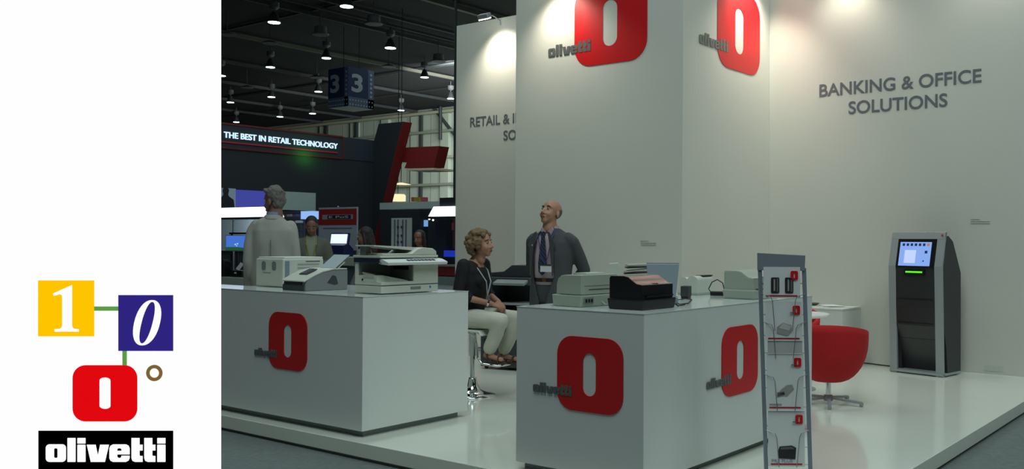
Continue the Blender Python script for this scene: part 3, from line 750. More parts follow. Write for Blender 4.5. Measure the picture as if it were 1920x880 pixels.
for u, v, l in ((506, 82, 'flat unlit disc lamp left of the drum lamps'), (593, 146, 'flat unlit disc lamp above the number cube on its left'), (729, 126, 'flat unlit disc lamp right of the cube'), (463, 165, 'flat unlit disc lamp near the white panel'), (426, 66, 'small flat lamp by the white panel near the top')):
    p = atz(u, v, 11.9); t = thing('disc_lamp', l, 'lamp', p, 0, 'unlit disc lamps under the hall ceiling')
    MB().lathe([(.42, 0), (.42, .04), (.2, .14)], n=16).build('disc', dome, t, smooth=True); MB().cyl((0, 0, .1), (0, 0, 1.295), .03, n=6).build('stem', dome, t)
# number cube
def cube_sign():
    near = at(653, 165, 50); s_ = 1.72; z1 = at(653, 124.5, 50).z; z0 = at(653, 198, 50).z
    t = thing('cube_sign', 'blue hanging cube sign with a white 3 on each face', 'sign', (near.x - s_ / 2, near.y + s_ / 2, z0))
    H = z1 - z0; h = s_ / 2
    MB().bounds((-h, -h, 0), (h, h, H)).build('box', mat('sign blue', (38, 52, 98), .6), t)
    MB().bounds((-h + .02, -h + .02, -.02), (h - .02, h - .02, 0)).build('underside', mat('sign underside', (130, 135, 140), .7), t)
    wn = mat('sign white', (175, 188, 205), .6)
    lettering('3', .75, 1.0, 'numeral', wn, t, (-.66, -h - .01, .78), FRONT, .01, .03)
    lettering('3', .75, 1.0, 'numeral', wn, t, (h + .01, -.66, .78), SIDE, .01, .03)
    pa = mat('sign pattern grey blue', (92, 108, 140), .6)
    MB().bounds((h - .32, -h - .006, 0), (h, -h, H)).build('pattern_strip', pa, t); MB().bounds((h, h - .40, 0), (h + .006, h, H)).build('pattern_strip', pa, t)
    MB().bounds((-h, -h - .006, 0), (h, -h, .5)).build('pattern_band', pa, t); MB().bounds((h, -h, 0), (h + .006, h, .5)).build('pattern_band', pa, t)
    d = MB()
    for i in range(9):
        for z in (.1, .34):
            x = -h + .12 + i * .185; d.box((x, -h - .012, z), (.07, .01, .07), rot=(0, R_(45 * (i % 2)), 0)); d.box((h + .012, x, z), (.01, .07, .07), rot=(R_(45 * (i % 2)), 0, 0))
    for i in range(6): d.box((h - .16, -h - .012, .65 + i * .24), (.1, .01, .1), rot=(0, R_(45), 0)); d.box((h + .012, h - .2, .65 + i * .24), (.01, .12, .12), rot=(R_(45), 0, 0))
    tag(d.build('pattern_mark', wn, t), kind='stuff')
    for x in (-h + .2, h - .2): MB().cyl((x, 0, H), (x, 0, 13.195 - z0), .02, n=6).build('cable', hb_, t)
cube_sign()

# black booth with lit slogan
bd = mat('booth black', (22, 27, 34), .7); bdr = mat('booth dark red', (92, 12, 14), .6); bred = mat('booth red', (118, 20, 20), .6)
BX = -29.9
def black_booth():
    t = thing('exhibition_booth', 'large black booth with lit slogan, red edges and a slanted fin', 'booth', (BX, 20, HF))
    def P(p): return (p[0] - BX, p[1] - 20, p[2] - HF)
    def bnd(a, b, name, m, bev=0): return MB().bounds(P(a), P(b)).build(name, m, t, bev=bev)
    zt = atx(414, 231, BX).z; zb = atx(414, 276.6, BX).z; yE = atx(642, 280, BX).y
    bnd((BX - .4, 8, HF), (BX, 24.8, zb - .02), 'wall', bd)
    bnd((BX - .4, 8, zb - .02), (BX + .02, 24.8, zt), 'fascia', mat('fascia navy', (30, 38, 48), .6))
    bnd((BX, 8, zt - .03), (BX + .04, yE, zt + .03), 'red_trim', bdr); bnd((BX, 8, zb - .03), (BX + .04, yE, zb + .03), 'red_trim', bdr)
    bnd((BX, yE, zb), (BX + .04, yE + .05, zt), 'red_trim', bdr)
    a = atx(418.6, 258, BX); b = atx(632, 280, BX); h = atx(418.6, 246.5, BX).z - a.z
    z0 = (a.z + b.z) / 2
    lettering('THE BEST IN RETAIL TECHNOLOGY', b.y - a.y, h, 'slogan_lettering', glow('slogan light', (205, 235, 255), 1.15), t, P((BX + .04, a.y, z0)), SIDE, .03, .02)
    bnd((BX, 8, z0 - .17), (BX + .05, b.y, z0 - .12), 'red_trim', mat('lit red trim', (170, 30, 40), .6))
    Y = 24.6
    q = [aty(*p, Y) for p in ((710, 232.5), (755, 228.3), (701, 450), (640, 450))]
    # carry the slab to the floor along its slope
    dn = lambda A, B: A + (B - A) * ((A.z - HF) / (A.z - B.z))
    r0 = dn(q[1], q[2]); l0 = Vector((r0.x - (q[1].x - q[0].x) * 1.25, Y, HF))
    pl = [(p.x - BX, p.z - HF) for p in (q[0], q[1], r0, l0)]
    MB().prism(pl, 'y', Y - 20, Y + .45 - 20).build('slanted_fin', bd, t)
    e = .03
    MB().prism([(pl[1][0] + .002, pl[1][1]), (pl[1][0] + e, pl[1][1]), (pl[2][0] + e, pl[2][1]), (pl[2][0] + .002, pl[2][1])], 'y', Y - 20, Y + .45 - 20).build('red_edge', bred, t)
    pts = [aty(*p, Y + .46) for p in ((752, 277), (823, 274), (813.5, 314), (758, 315.5), (763, 304.5), (745, 303.5))]
    MB().prism([(p.x - BX, p.z - HF) for p in pts], 'y', Y + .46 - 20, Y + 1.0 - 20).build('red_beam', bred, t)
    u0, u1 = pts[3], pts[2]
    MB().prism([(u0.x - BX + .1, u0.z - HF - .02), (u1.x - BX, u1.z - HF - .02), (u1.x - BX, u1.z - HF - .10), (u0.x - BX + .1, u0.z - HF - .10)], 'y', Y + .46 - 20, Y + 1.6 - 20).build('beam_underside', mat('lamplit cream', (210, 190, 160), .6), t)  # light from lamps below is put into the pale cream colour
    # flat panels on the wall: pale sign, blue screen, portrait poster
    def wp(u0_, v0, u1_, v1, name, m, par=t, th=.06):
        a_ = atx(u0_, v0, BX); b_ = atx(u1_, v1, BX); za = atx((u0_ + u1_) / 2, v0, BX).z; zb_ = atx((u0_ + u1_) / 2, v1, BX).z
        return bnd((BX, a_.y, zb_), (BX + th, b_.y, za), name, m)
    wp(519, 360.5, 590, 394.5, 'pale_panel', mat('pale green panel', (148, 165, 160), .6))
    wp(440, 358, 520, 390, 'blue_screen', glow('blue booth light', (70, 78, 170), .8))
    wp(400, 353, 440, 393, 'portrait_poster', glow('poster light', (120, 145, 160), .55))
    a_ = atx(421, 385, BX)
    y0 = a_.y; z_ = atx(421, 392, BX).z
    lp = [(-.30, 0), (-.28, .30), (-.12, .44), (-.09, .5), (-.12, .62), (-.08, .76), (.05, .78), (.12, .66), (.09, .5), (.12, .44), (.30, .32), (.34, 0)]
    flat([lp], 'portrait', mat('portrait dark', (22, 24, 34), .8), t, P((BX + .07, y0, z_)), SIDE, .01)
    # display recess left: glowing canopy, white wall beneath
    wp(380, 411, 500, 470, 'white_back_wall', mat('booth white wall', (170, 185, 190), .6), th=.08)
    return t
black_booth()
area('green_spot', (BX + .5, atx(575, 286, BX).y, atx(575, 296, BX).z), .3, 5, (.1, 1, .1), (BX, atx(580, 286, BX).y, atx(580, 284, BX).z))
gl = glow('canopy light', (225, 240, 255), 2.2)
def canopy(u0, v0, u1, v1, y, label, dark=None, top=.8, dp=.25):
    a = aty(u0, v1, y); b = aty(u1, v1, y); zt = aty((u0 + u1) / 2, v0, y).z; w = b.x - a.x; h = zt - a.z
    t = thing('lamp_canopy', label, 'lamp', ((a.x + b.x) / 2, y + w * dp / 2, a.z))
    MB().box((0, 0, h / 2), (w, w * dp, h), taper=(top, top)).build('shade', gl, t)
    MB().box((0, 0, -.03), (w * 1.01, w * dp * 1.02, .05)).build('rim', bd, t)
    if dark: MB().box((0, 0, h + dark / 2), (w * .55, w * dp * .6, dark)).build('mount_box', bd, t)
    if dark: MB().cyl((0, 0, h + dark), (0, 0, 13.195 - a.z), .03, n=6).build('hanging_pole', hb_, t)
    else:
        for x in (-w * .45, w * .45): MB().cyl((x, w * dp * .3, HF - a.z), (x, w * dp * .3, 0), .03, n=8).build('post', bd, t)
canopy(405, 389, 497, 408, 14.2, 'wide glowing lamp canopy at far left over the monitor', top=.86)
canopy(803, 387, 868, 406, 14.6, 'glowing blue-white lamp canopy under a dark box by the left stand wall', dark=.2, dp=.5)
area('canopy_light_a', aty(450, 412, 14.2) + Vector((0, .7, -.12)), .8, 60, (.75, .88, 1), aty(450, 450, 15.6))
area('canopy_light_b', aty(832, 412, 15.6) + Vector((0, .4, -.12)), .5, 5, (.75, .88, 1), aty(832, 500, 16))

def board(u0, v0, u1, v1, y, d, name, m, label, cat, group=None):
    o = hbox(name, u0, v0, u1, v1, y, d, m); tag(o, label, cat, group); return o
# far booth to the right of the fin
def white_booth():
    y = 22.0
    a = aty(700, 385, y); b = aty(900, 385, y)
    t = thing('exhibition_booth', 'distant booth with pale fascia and dark interior right of the fin', 'booth', ((a.x + b.x) / 2, y, HF))
    ox, oz = t.location.x, HF
    def q(u0, v0, u1, v1, dy, d, name, m):
        A = aty(u0, (v0 + v1) / 2, y + dy); B = aty(u1, (v0 + v1) / 2, y + dy); z1 = aty((u0 + u1) / 2, v0, y + dy).z; z0 = max(HF, aty((u0 + u1) / 2, v1, y + dy).z)
        return MB().bounds((A.x - ox, dy, z0 - oz), (B.x - ox, dy + d, z1 - oz)).build(name, m, t)
    q(712, 378, 900, 391, 0, .5, 'fascia', mat('booth pale fascia', (160, 176, 170), .6))
    q(712, 391, 900, 640, 2.4, .3, 'back_wall', mat('booth interior', (30, 33, 40), .7))
    q(733, 409, 771, 640, 1.6, .1, 'striped_banner', mat('banner white', (178, 182, 172), .7))
    for i, u in enumerate((738, 744, 753, 759)): q(u, 412, u + 2.2, 620, 1.58, .02, 'banner_stripe', mat('banner stripe', (88, 100, 120), .7))
    for v in (424, 440, 452): 
        for u in (744, 751): q(u, v, u + 3, v + 4, 1.56, .02, 'banner_mark', mat('banner mark', (60, 62, 66), .7))
    q(772, 393, 786, 640, 1.0, .4, 'dark_post', bd); q(815, 400, 836, 640, .6, .5, 'dark_post', mat('post navy', (24, 30, 46), .6))
    q(787, 413, 799.5, 425, 1.2, .08, 'screen', glow('far screen', (120, 165, 225), .9))
    q(838, 409, 856, 467, .9, .05, 'poster', mat('poster plum', (84, 54, 64), .6)); q(836, 410, 841, 467, .86, .05, 'poster_edge', mat('poster edge', (140, 132, 150), .6))
    q(842, 418, 850, 432, .86, .03, 'poster_mark', mat('poster mark', (170, 70, 80), .6))
    q(832, 470, 856, 482, .3, .05, 'blue_screen', glow('blue monitor', (34, 58, 190), .7))
    q(800, 497, 860, 500, -.2, .6, 'shelf_edge', mat('shelf beige', (120, 116, 96), .6))
    q(800, 500, 860, 517, -.1, .5, 'red_counter', bred); q(700, 517, 860, 600, -.15, .5, 'grey_counter', mat('counter grey', (110, 124, 116), .6))
    for u in (826, 841): q(u - 0, 362, u + 3, 378, .1, .1, 'bottle', mat('yellow mark', (150, 130, 50), .6)) if False else None
    for u, m in ((771, MATS['poster mark']), (776, mat('amber jar', (150, 128, 50), .6)), (785, MATS['amber jar']), (790, MATS['poster mark'])): q(u, 370, u + 4.4, 378, .1, .2, 'colour_block', m)
white_booth()
for u, v, l in ((805, 411, 'tiny bright spot lamp over the dark haired woman'), (812, 413, 'second tiny bright spot lamp beside the first')):
    p = aty(u, v, 22.6); t = thing('spot_lamp', l, 'lamp', p); MB().ball((0, 0, 0), .035).build('bulb', glow('spot bulb', (255, 235, 210), 3), t); MB().cyl((0, .02, .02), (0, .1, .12), .02, n=8).build('stem', bd, t)
def pendant(u, v, r, h, y, label, cone=False):
    p = aty(u, v, y); t = thing('pendant_lamp', label, 'lamp', p, 0, 'cream pendant lamps right of the slanted fin')
    m = glow('pendant cream', (255, 232, 180), 1.15) if 'pendant cream' not in MATS else MATS['pendant cream']
    MB().lathe([(r, 0), (r, h * .8), (r * .85, h)] if not cone else [(r, 0), (r * .12, h)], n=20).build('shade', m, t, smooth=True)
    MB().cyl((0, 0, h), (0, 0, 13.195 - p.z), .02, n=6).build('cord', hb_, t)
pendant(746, 377.5, .44, .40, 36, 'cream drum pendant glowing right of the slanted fin')
pendant(752, 346, .5, .09, 32, 'flat cream pendant shade above the drum pendant', True)

# display desk far left with monitor and printers
def far_desk():
    y = 11.0
    a = aty(395, 520, y); b = aty(500, 520, y); z = atz(430, 520, 0).z
    zt = aty(440, 521, y).z
    t = thing('display_desk', 'white display desk behind the left counter beside the white panel', 'desk', ((a.x + b.x) / 2, y, HF))
    w = (b.x - a.x) / 2
    MB().bounds((-w, 0, 0), (w, 1.2, zt - HF), bev=.01).build('body', mat('desk white', (190, 194, 184), .5), t)
    ox = t.location.x
    sy = y + .5
    def tb(u0, v0, u1, v1, dy, d): 
        A = aty(u0, v0, y + dy); B = aty(u1, v1, y + dy); return A, B
    A, B = tb(423, 441, 463, 472, .5, .05)
    m = thing('monitor', 'small beige monitor showing blue sky over green ground', 'monitor', ((A.x + B.x) / 2, y + .5, zt))
    W = (B.x - A.x) / 2; z0 = B.z - zt; z1 = A.z - zt
    MB().bounds((-W, 0, z0), (W, .05, z1), bev=.006).build('case', mat('monitor beige', (150, 152, 128), .5), m)
    sc = MB().bounds((-W + .02, -.003, z0 + .02), (W - .02, 0, z1 - .015)).build('screen', glow('sky screen', (70, 120, 215), .9), m)
    flat([[(-W + .02, 0), (W - .02, 0), (W - .02, .055), (.0, .075), (-W + .02, .07)]], 'screen_ground', glow('screen green', (40, 96, 50), .8), sc, (0, -.005, z0 + .02), FRONT, .002)
    for x, z, r in ((-.02, .15, .02), (.03, .12, .014), (.06, .165, .018)): flat([circ(x, z, r * 1.6, r * .7, 14)], 'screen_cloud', glow('screen cloud', (190, 215, 255), 1) if 'screen cloud' not in MATS else MATS['screen cloud'], sc, (0, -.005, z0), FRONT, .002)
    MB().cyl((0, .03, .0), (0, .03, z0 + .02), .02).build('neck', black, m); MB().box((0, .03, .01), (.2, .16, .02)).build('foot', black, m)
    A, B = tb(414, 436, 455, 441, .55, .2)
    sh_ = thing('shelf_rail', 'thin black rail on posts above the small beige monitor', 'shelf', ((A.x + B.x) / 2, y + .75, zt))
    W2 = (B.x - A.x) / 2; MB().bounds((-W2, 0, A.z - zt - .04), (W2, .1, A.z - zt)).build('rail', black, sh_)
    for s_ in (-1, 1): MB().bounds((s_ * (W2 - .03) - .015, .03, 0), (s_ * (W2 - .03) + .015, .06, A.z - zt - .04)).build('post', black, sh_)
    A, B = tb(424, 494, 449, 519, .12, .2)
    pr = thing('receipt_printer', 'black receipt printer with white paper at the far left', 'printer', ((A.x + B.x) / 2 + .02, y + .28, zt))
    W3 = (B.x - A.x) / 2 * .9; MB().box((0, 0, .07), (W3 * 2, .22, .14), bev=.02).build('body', black, pr); MB().box((0, -.115, .09), (.07, .004, .035)).build('label_patch', paper, pr)
    MB().box((-.05, .02, .22), (.12, .004, .17), rot=(R_(-30), R_(20), 0)).build('paper_strip', paper, pr)
    A, B = tb(458, 486, 473, 519, .3, .3)
    tag(MB().bounds((A.x, y + .30, zt), (B.x, y + .48, zt + .20), bev=.01).build('cash_box', mat('monitor beige', (150, 152, 128), .5)), 'beige box on the far desk right of the receipt printer', 'box')
    c = aty(407, 505, y); t2 = thing('dark_machine', 'tall dark machine standing beside the white panel edge', 'machine', (c.x, y + .2, zt)); MB().box((0, 0, .16), (.14, .2, .32), bev=.02).build('body', black, t2); MB().box((0, -.02, .34), (.1, .12, .05), bev=.01).build('cap', dark_grey, t2)
    A, B = tb(466, 421, 482, 450, .7, .05)
    m2 = thing('monitor', 'dark monitor seen edge-on left of the grey suited man', 'monitor', ((A.x + B.x) / 2, y + .8, zt))
    MB().bounds((-.06, 0, B.z - zt), (.06, .05, A.z - zt)).build('case', dark_grey, m2); MB().cyl((0, .03, 0), (0, .03, B.z - zt + .02), .02).build('neck', black, m2)
far_desk()
# reception counter of the booth and the objects on it
def pos_counter():
    y = 9.3
    a = aty(545, 485, y); b = aty(735, 485, y); zt = aty(640, 482, y).z
    t = thing('booth_counter', 'pale booth counter with a dark base behind the left machines', 'counter', ((a.x + b.x) / 2, y, HF)); w = (b.x - a.x) / 2
    MB().bounds((-w, 0, zt - HF - .14), (w, .7, zt - HF), bev=.01).build('top', mat('counter pale green', (140, 150, 138), .5), t)
    MB().bounds((-w + .05, .05, 0), (w - .05, .65, zt - HF - .14)).build('body', mat('counter slate', (64, 72, 84), .5), t)
    MB().bounds((-w + .04, .04, .62), (w - .04, .05, .66)).build('red_strip', bdr, t)
    A = aty(611, 438, y + .2); B = aty(645, 478, y + .2)
    p = thing('pos_terminal', 'dark blue till terminal with bright screen on the booth counter', 'till', ((A.x + B.x) / 2, y + .25, zt)); W = (B.x - A.x) / 2
    zs = aty(628, 458, y + .2).z - zt; z1 = A.z - zt
    nv = mat('terminal blue', (24, 34, 84), .4)
    MB().box((0, .05, zs + (z1 - zs) / 2), (W * 2, .03, z1 - zs + .02), rot=(R_(-8), 0, 0), bev=.006).build('screen_case', nv, p)
    MB().box((0, .028, zs + (z1 - zs) / 2), (W * 1.75, .004, z1 - zs - .02), rot=(R_(-8), 0, 0)).build('screen', glow('till screen', (215, 232, 255), 1.3), p)
    MB().prism([(-.06, 0), (-.06, zs * .9), (.04, zs + .01), (.14, zs * .6), (.14, 0)], 'x', -W, W).build('body', nv, p, bev=.006)
    MB().ball((W - .02, -.0, zs * .9), .012).build('green_lamp', glow('till green', (120, 220, 160), .8), p)
pos_counter()
def epos():
    y = 10.6
    A = aty(597.5, 390, y); B = aty(669, 470, y); W = (B.x - A.x) / 2; Z1 = A.z - HF
    t = thing('poster_stand', 'white and red poster stand with the wording E PoS behind the till', 'sign', ((A.x + B.x) / 2, y, HF))
    z0 = B.z - HF
    MB().bounds((-W, 0, z0), (W, .03, Z1), bev=.004).build('board', mat('poster board', (150, 158, 172), .6), t)
    MB().bounds((-W + .012, -.004, Z1 - (Z1 - z0) * .41), (W - .012, .0, Z1 - .03)).build('red_field', mat('poster red', (140, 24, 26), .6), t)
    zc = Z1 - (Z1 - z0) * .225
    MB().bounds((-W * .78, -.007, zc - .042), (W * .80, -.004, zc + .042)).build('pale_field', mat('poster pale', (130, 136, 150), .6), t)
    MB().bounds((-W * .5, -.009, zc - .034), (W * .70, -.007, zc + .034)).build('black_field', black_matt, t)
    lettering('E PoS', W * 1.0, .042, 'lettering', mat('poster lettering', (170, 172, 176), .6), t, (-W * .42, -.011, zc - .021), FRONT, .002, .01)
    MB().bounds((-W * .75, -.003, Z1 - (Z1 - z0) * .50), (W * .75, 0, Z1 - (Z1 - z0) * .475)).build('text_line', mat('poster small text', (90, 92, 110), .7), t)
    MB().bounds((W * .3, -.003, z0 + .09), (W * .6, 0, z0 + .14)).build('print_patch', MATS['poster small text'], t)
    for x in (-.03, .03): MB().cyl((x, .04, 0), (x, .04, Z1 - .1), .012, n=8).build('pole', alu, t)
    MB().bounds((-W, -.1, 0), (W, .2, .02)).build('foot', alu, t); MB().ball((0, .01, Z1 + .01), .018).build('finial', alu, t)
epos()
# tall panels and clutter between the grey man and the dark jacketed man
lb = board(564, 396, 585, 411, 17.2, .3, 'light_box', glow('box light', (150, 190, 250), .95), 'glowing blue-white light box above the man in the dark jacket', 'lamp')
a_ = aty(571, 411, 17.35); MB().cyl((a_.x, a_.y, HF), (a_.x, a_.y, a_.z), .04, n=8).build('post', bd, lb)
board(528, 396, 562, 580, 17.5, .1, 'product_shelf', mat('shelf dark', (52, 56, 66), .7), 'dark shelf board with small products behind the grey suited man', 'shelf')
PR = ((530, 399, (80, 60, 66)), (538, 399, (110, 112, 118)), (548, 399, (60, 52, 96)), (533, 411, (140, 142, 130)), (545, 411, (120, 80, 70)), (554, 411, (150, 156, 150)), (536, 423, (130, 134, 120)))
for i, v in enumerate((406.5, 418.5, 430.5)):
    a_ = aty(528, v, 17.2); b_ = aty(562, v, 17.2)
    ps = MB().bounds((a_.x, 17.18, a_.z - .02), (b_.x, 17.5, a_.z)).build('shelf_plank', MATS['shelf dark']); tag(ps, ('upper', 'middle', 'lowest')[i] + ' narrow plank carrying small products behind the grey suited man', 'shelf')
    for j, (u, vv, c) in enumerate(PR):
        if abs(vv + 7.5 - v) < 3:
            p0 = aty(u, v, 17.2); p1 = aty(u + 7, v - 6.5, 17.2)
            o = MB().bounds((p0.x, 17.2, a_.z), (p1.x, 17.45, a_.z + .07)).build('product_box', mat('product %d' % j, c, .6))
            tag(o, ('plum', 'grey', 'violet', 'pale', 'brown', 'white', 'cream')[j] + ' small box on the ' + ('upper', 'middle', 'lowest')[i] + ' plank behind the grey suited man', 'box', 'small boxes on the dark shelf')
board(413, 411, 500, 470, 15.6, .05, 'white_partition', mat('partition white', (176, 190, 196), .6), 'white partition lit from the canopy behind the small beige monitor', 'partition')
# ------------------------------------------------------------------ people
def merge(mb, part, M):
    for v in part.bm.verts: v.co = M @ v.co
    me = bpy.data.meshes.new('tmp'); part.bm.to_mesh(me); part.bm.free(); mb.bm.from_mesh(me); bpy.data.meshes.remove(me)
def skin_of(mb, voxel, name, m, parent, it=4, fac=.5):
    """one continuous surface grown round all the shapes in mb"""
    bmesh.ops.recalc_face_normals(mb.bm, faces=mb.bm.faces)
    me = bpy.data.meshes.new(name); mb.bm.to_mesh(me); mb.bm.free()
    o = bpy.data.objects.new(name, me); COL.objects.link(o)
    r = o.modifiers.new('r', 'REMESH'); r.mode = 'VOXEL'; r.voxel_size = voxel
    q = o.modifiers.new('s', 'SMOOTH'); q.iterations = it; q.factor = fac
    n = to_mesh(o, name, m, parent)
    for p in n.data.polygons: p.use_smooth = True
    return n
def cut(o, test):
    bm = bmesh.new(); bm.from_mesh(o.data)
    bmesh.ops.delete(bm, geom=[f for f in bm.faces if test(f.calc_center_median())], context='FACES')
    bm.to_mesh(o.data); bm.free()
def wrinkle(o, amp, sc, zs=1.0):
    """soft folds in cloth"""
    vs = o.data.vertices; N = [v.normal.copy() for v in vs]; P = [v.co.copy() for v in vs]; off = Vector((3.1, 1.7, P[0].x)); out = []
    for p, n in zip(P, N):
        out.extend(p + n * (noise.noise(Vector((p.x * sc, p.y * sc, p.z * sc * zs)) + off) * amp))
    vs.foreach_set('co', out); o.data.update()
def head_shapes(female=False, open_mouth=False):
    b = MB()
    b.ball((0, .012, .045), (.076, .095, .083), n=3); b.ball((0, -.025, -.02), (.061, .064, .086), n=3)
    b.ball((0, -.052, -.086), (.033 if not female else .028, .028, .026)); b.ball((0, .0, -.05), (.058, .06, .06))
    for s_ in (-1, 1):
        b.ball((s_ * .033, -.060, -.032), (.026, .024, .028)); b.ball((s_ * .079, .012, -.008), (.011, .021, .033), rot=(0, 0, s_ * .35)); b.ball((s_ * .014, -.092, -.036), (.010, .011, .009))
        b.ball((s_ * .031, -.071, .034), (.022, .016, .009))
    b.cap((0, -.084, .018), .009, (0, -.108, -.030), .0125); b.ball((0, -.079, -.064), (.024, .016, .018))
    b.cap((0, .02, -.05), .056 if not female else .046, (0, .03, -.13), .056 if not female else .045)
    return b
def face_parts(t, M, brow, lip, eye_w, closed=False):
    for s_ in (-1, 1):
        e = MB(); e.ball((0, 0, 0), .0105); merge2(e, M @ Matrix.Translation((s_ * .030, -.0765, .010))); w = e.build('eye', eye_w, t, smooth='full')
        p = MB(); p.ball((0, 0, 0), (.0070, .004, .0065)); merge2(p, M @ Matrix.Translation((s_ * .030, -.0850, .010))); p.build('pupil', mat('pupil', (30, 24, 20), .3), w, smooth='full')
        k = MB(); k.tube([(s_ * .014, -.0885, .033), (s_ * .030, -.087, .038), (s_ * .047, -.078, .034)], [.003, .004, .0025]); merge2(k, M); k.build('eyebrow', brow, t, smooth='full')
    k = MB(); k.tube([(-.022, -.086, -.064), (-.008, -.0955, -.061), (.008, -.0955, -.061), (.022, -.086, -.064)], [.002, .0045, .0045, .002]); k.tube([(-.019, -.087, -.067), (0, -.096, -.070), (.019, -.087, -.067)], [.002, .005, .002])
    merge2(k, M); k.build('mouth', lip, t, smooth='full')
def merge2(mb, M):
    for v in mb.bm.verts: v.co = M @ v.co
def hand(mb, wrist, fdir, back, s_, curl=25, size=1.0, spread=.0):
    """palm, four unequal bent fingers and a thumb; fdir = where the fingers point, back = normal of the back of the hand"""
    y = Vector(fdir).normalized(); z = Vector(back); z = (z - y * z.dot(y)).normalized(); x = y.cross(z)
    M = Matrix(((x.x, y.x, z.x, wrist[0]), (x.y, y.y, z.y, wrist[1]), (x.z, y.z, z.z, wrist[2]), (0, 0, 0, 1))) @ Matrix.Scale(size, 4)
    h = MB(); h.ball((0, .045, 0), (.040, .052, .015)); h.ball((s_ * .018, .03, -.006), (.022, .032, .015)); h.cap((0, -.02, 0), .026, (0, .02, 0), .024)
    for i, ln in enumerate((.068, .078, .082, .074)):           # little finger to index
        x0 = (-.033 + .0225 * i) * s_; p = Vector((x0, .082 + .004 * (1.5 - abs(i - 1.7)), 0)); a = R_(curl * .5); r = .0088
        h.cap((x0 * .8, .05, 0), .011, p, .0098)
        for q, f in enumerate((.44, .31, .25)):
            d = Vector((x0 * spread, math.cos(a), -math.sin(a))); p2 = p + d.normalized() * ln * f
            h.cap(p, r, p2, r * .93, 8); p = p2; r *= .93; a += R_(curl)
    p = Vector((s_ * .028, .018, -.006)); d = Vector((s_ * .72, .62, -.25)).normalized()
    p1 = p + d * .040; p2 = p1 + Vector((s_ * .35, .85, -.35)).normalized() * .032; p3 = p2 + Vector((s_ * .1, .9, -.4)).normalized() * .024
    h.cap(p, .014, p1, .0115, 8); h.cap(p1, .0115, p2, .010, 8); h.cap(p2, .010, p3, .0085, 8)
    merge(mb, h, M)
def shoe(mb, ank, dirv, L=.27):
    d = Vector((dirv[0], dirv[1], 0)).normalized(); a = Vector(ank)
    mb.cap((a.x, a.y, a.z - .0), .042, (a.x - d.x * .03, a.y - d.y * .03, a.z - .04), .04); mb.cap((a.x - d.x * .03, a.y - d.y * .03, a.z - .045), .038, (a.x + d.x * (L * .62), a.y + d.y * (L * .62), a.z - .052), .034)
def torso(mb, z0, rings): mb.loft(rings, 28, 2.3)

skin_m = mat('skin', (168, 122, 98), .55); skin_d = mat('skin tanned', (118, 84, 68), .55); lipm = mat('lips', (128, 70, 62), .5); eyew = mat('eye white', (150, 140, 130), .35)
dark_brow = mat('dark brow', (44, 36, 32), .8); grey_hair = mat('grey hair', (98, 94, 90), .85, noise_amt=.35, nscale=60, bump=.4)
suit_grey = mat('charcoal suit', (66, 66, 70), .85, noise_amt=.08, nscale=90); shirt_pk = mat('pale pink shirt', (178, 160, 166), .8); tie_m = mat('navy tie', (16, 20, 36), .7)
coat_pale = mat('pale grey jacket cloth', (150, 148, 142), .85, noise_amt=.05, nscale=70); trou_d = mat('dark trousers', (38, 38, 42), .85)
def stripes(m, c2, scale, rot=0):
    nt = m.node_tree; b = nt.nodes['Principled BSDF']; w = nt.nodes.new('ShaderNodeTexWave'); w.inputs['Scale'].default_value = scale
    tc = nt.nodes.new('ShaderNodeTexCoord'); mp = nt.nodes.new('ShaderNodeMapping'); mp.inputs['Rotation'].default_value = (0, R_(rot), 0)
    nt.links.new(tc.outputs['Object'], mp.inputs[0]); nt.links.new(mp.outputs[0], w.inputs['Vector'])
    mx = nt.nodes.new('ShaderNodeMix'); mx.data_type = 'RGBA'; mx.inputs['A'].default_value = b.inputs['Base Color'].default_value[:]; mx.inputs['B'].default_value = (*lin(c2), 1)
    nt.links.new(w.outputs['Fac'], mx.inputs['Factor']); nt.links.new(mx.outputs['Result'], b.inputs['Base Color'])
stripes(tie_m, (58, 66, 88), 14, 40)
def legs_standing(mb, o=0, foot=True, stance=.10):
    for s_ in (-1, 1):
        mb.chain([((s_ * .085, .01, .93), .088 + o), ((s_ * stance, -.005, .50), .060 + o), ((s_ * (stance + .005), .02, .10), .040 + o * 1.6)], 14)
def standing(t, head_M, arms, skin, voxel=.0075, hands=True, neck=(0, .01, 1.50), top=1.0, female=False, curl=28):
    """naked continuous figure: legs, pelvis, trunk, arms with hands, neck and head"""
    b = MB(); legs_standing(b, -.008)
    for s_ in (-1, 1): b.cap((s_ * .105, .02, .07), .036, (s_ * .115, -.13, .035), .032)
    b.loft([(.86, 0, .01, .14, .095), (.95, 0, .01, .155, .105), (1.08, 0, .0, .135, .095), (1.28, 0, 0, .155, .11), (1.40, 0, .005, .15, .10), (1.47, 0, .01, .09, .07), (1.50, 0, .012, .055, .055)], 24)
    for s_, A in arms.items():
        b.chain([(Vector(A[0]) * .985, .043), (A[1], .036), (A[2], .026)], 12)
        if hands: hand(b, A[2], A[3], A[4], A[5] if len(A) > 5 else s_, curl)
    b.cap(neck, .055 if not female else .047, head_M @ Vector((0, .02, -.07)), .054 if not female else .045)
    merge(b, head_shapes(female), head_M)
    return skin_of(b, voxel, 'body', skin, t, 3)
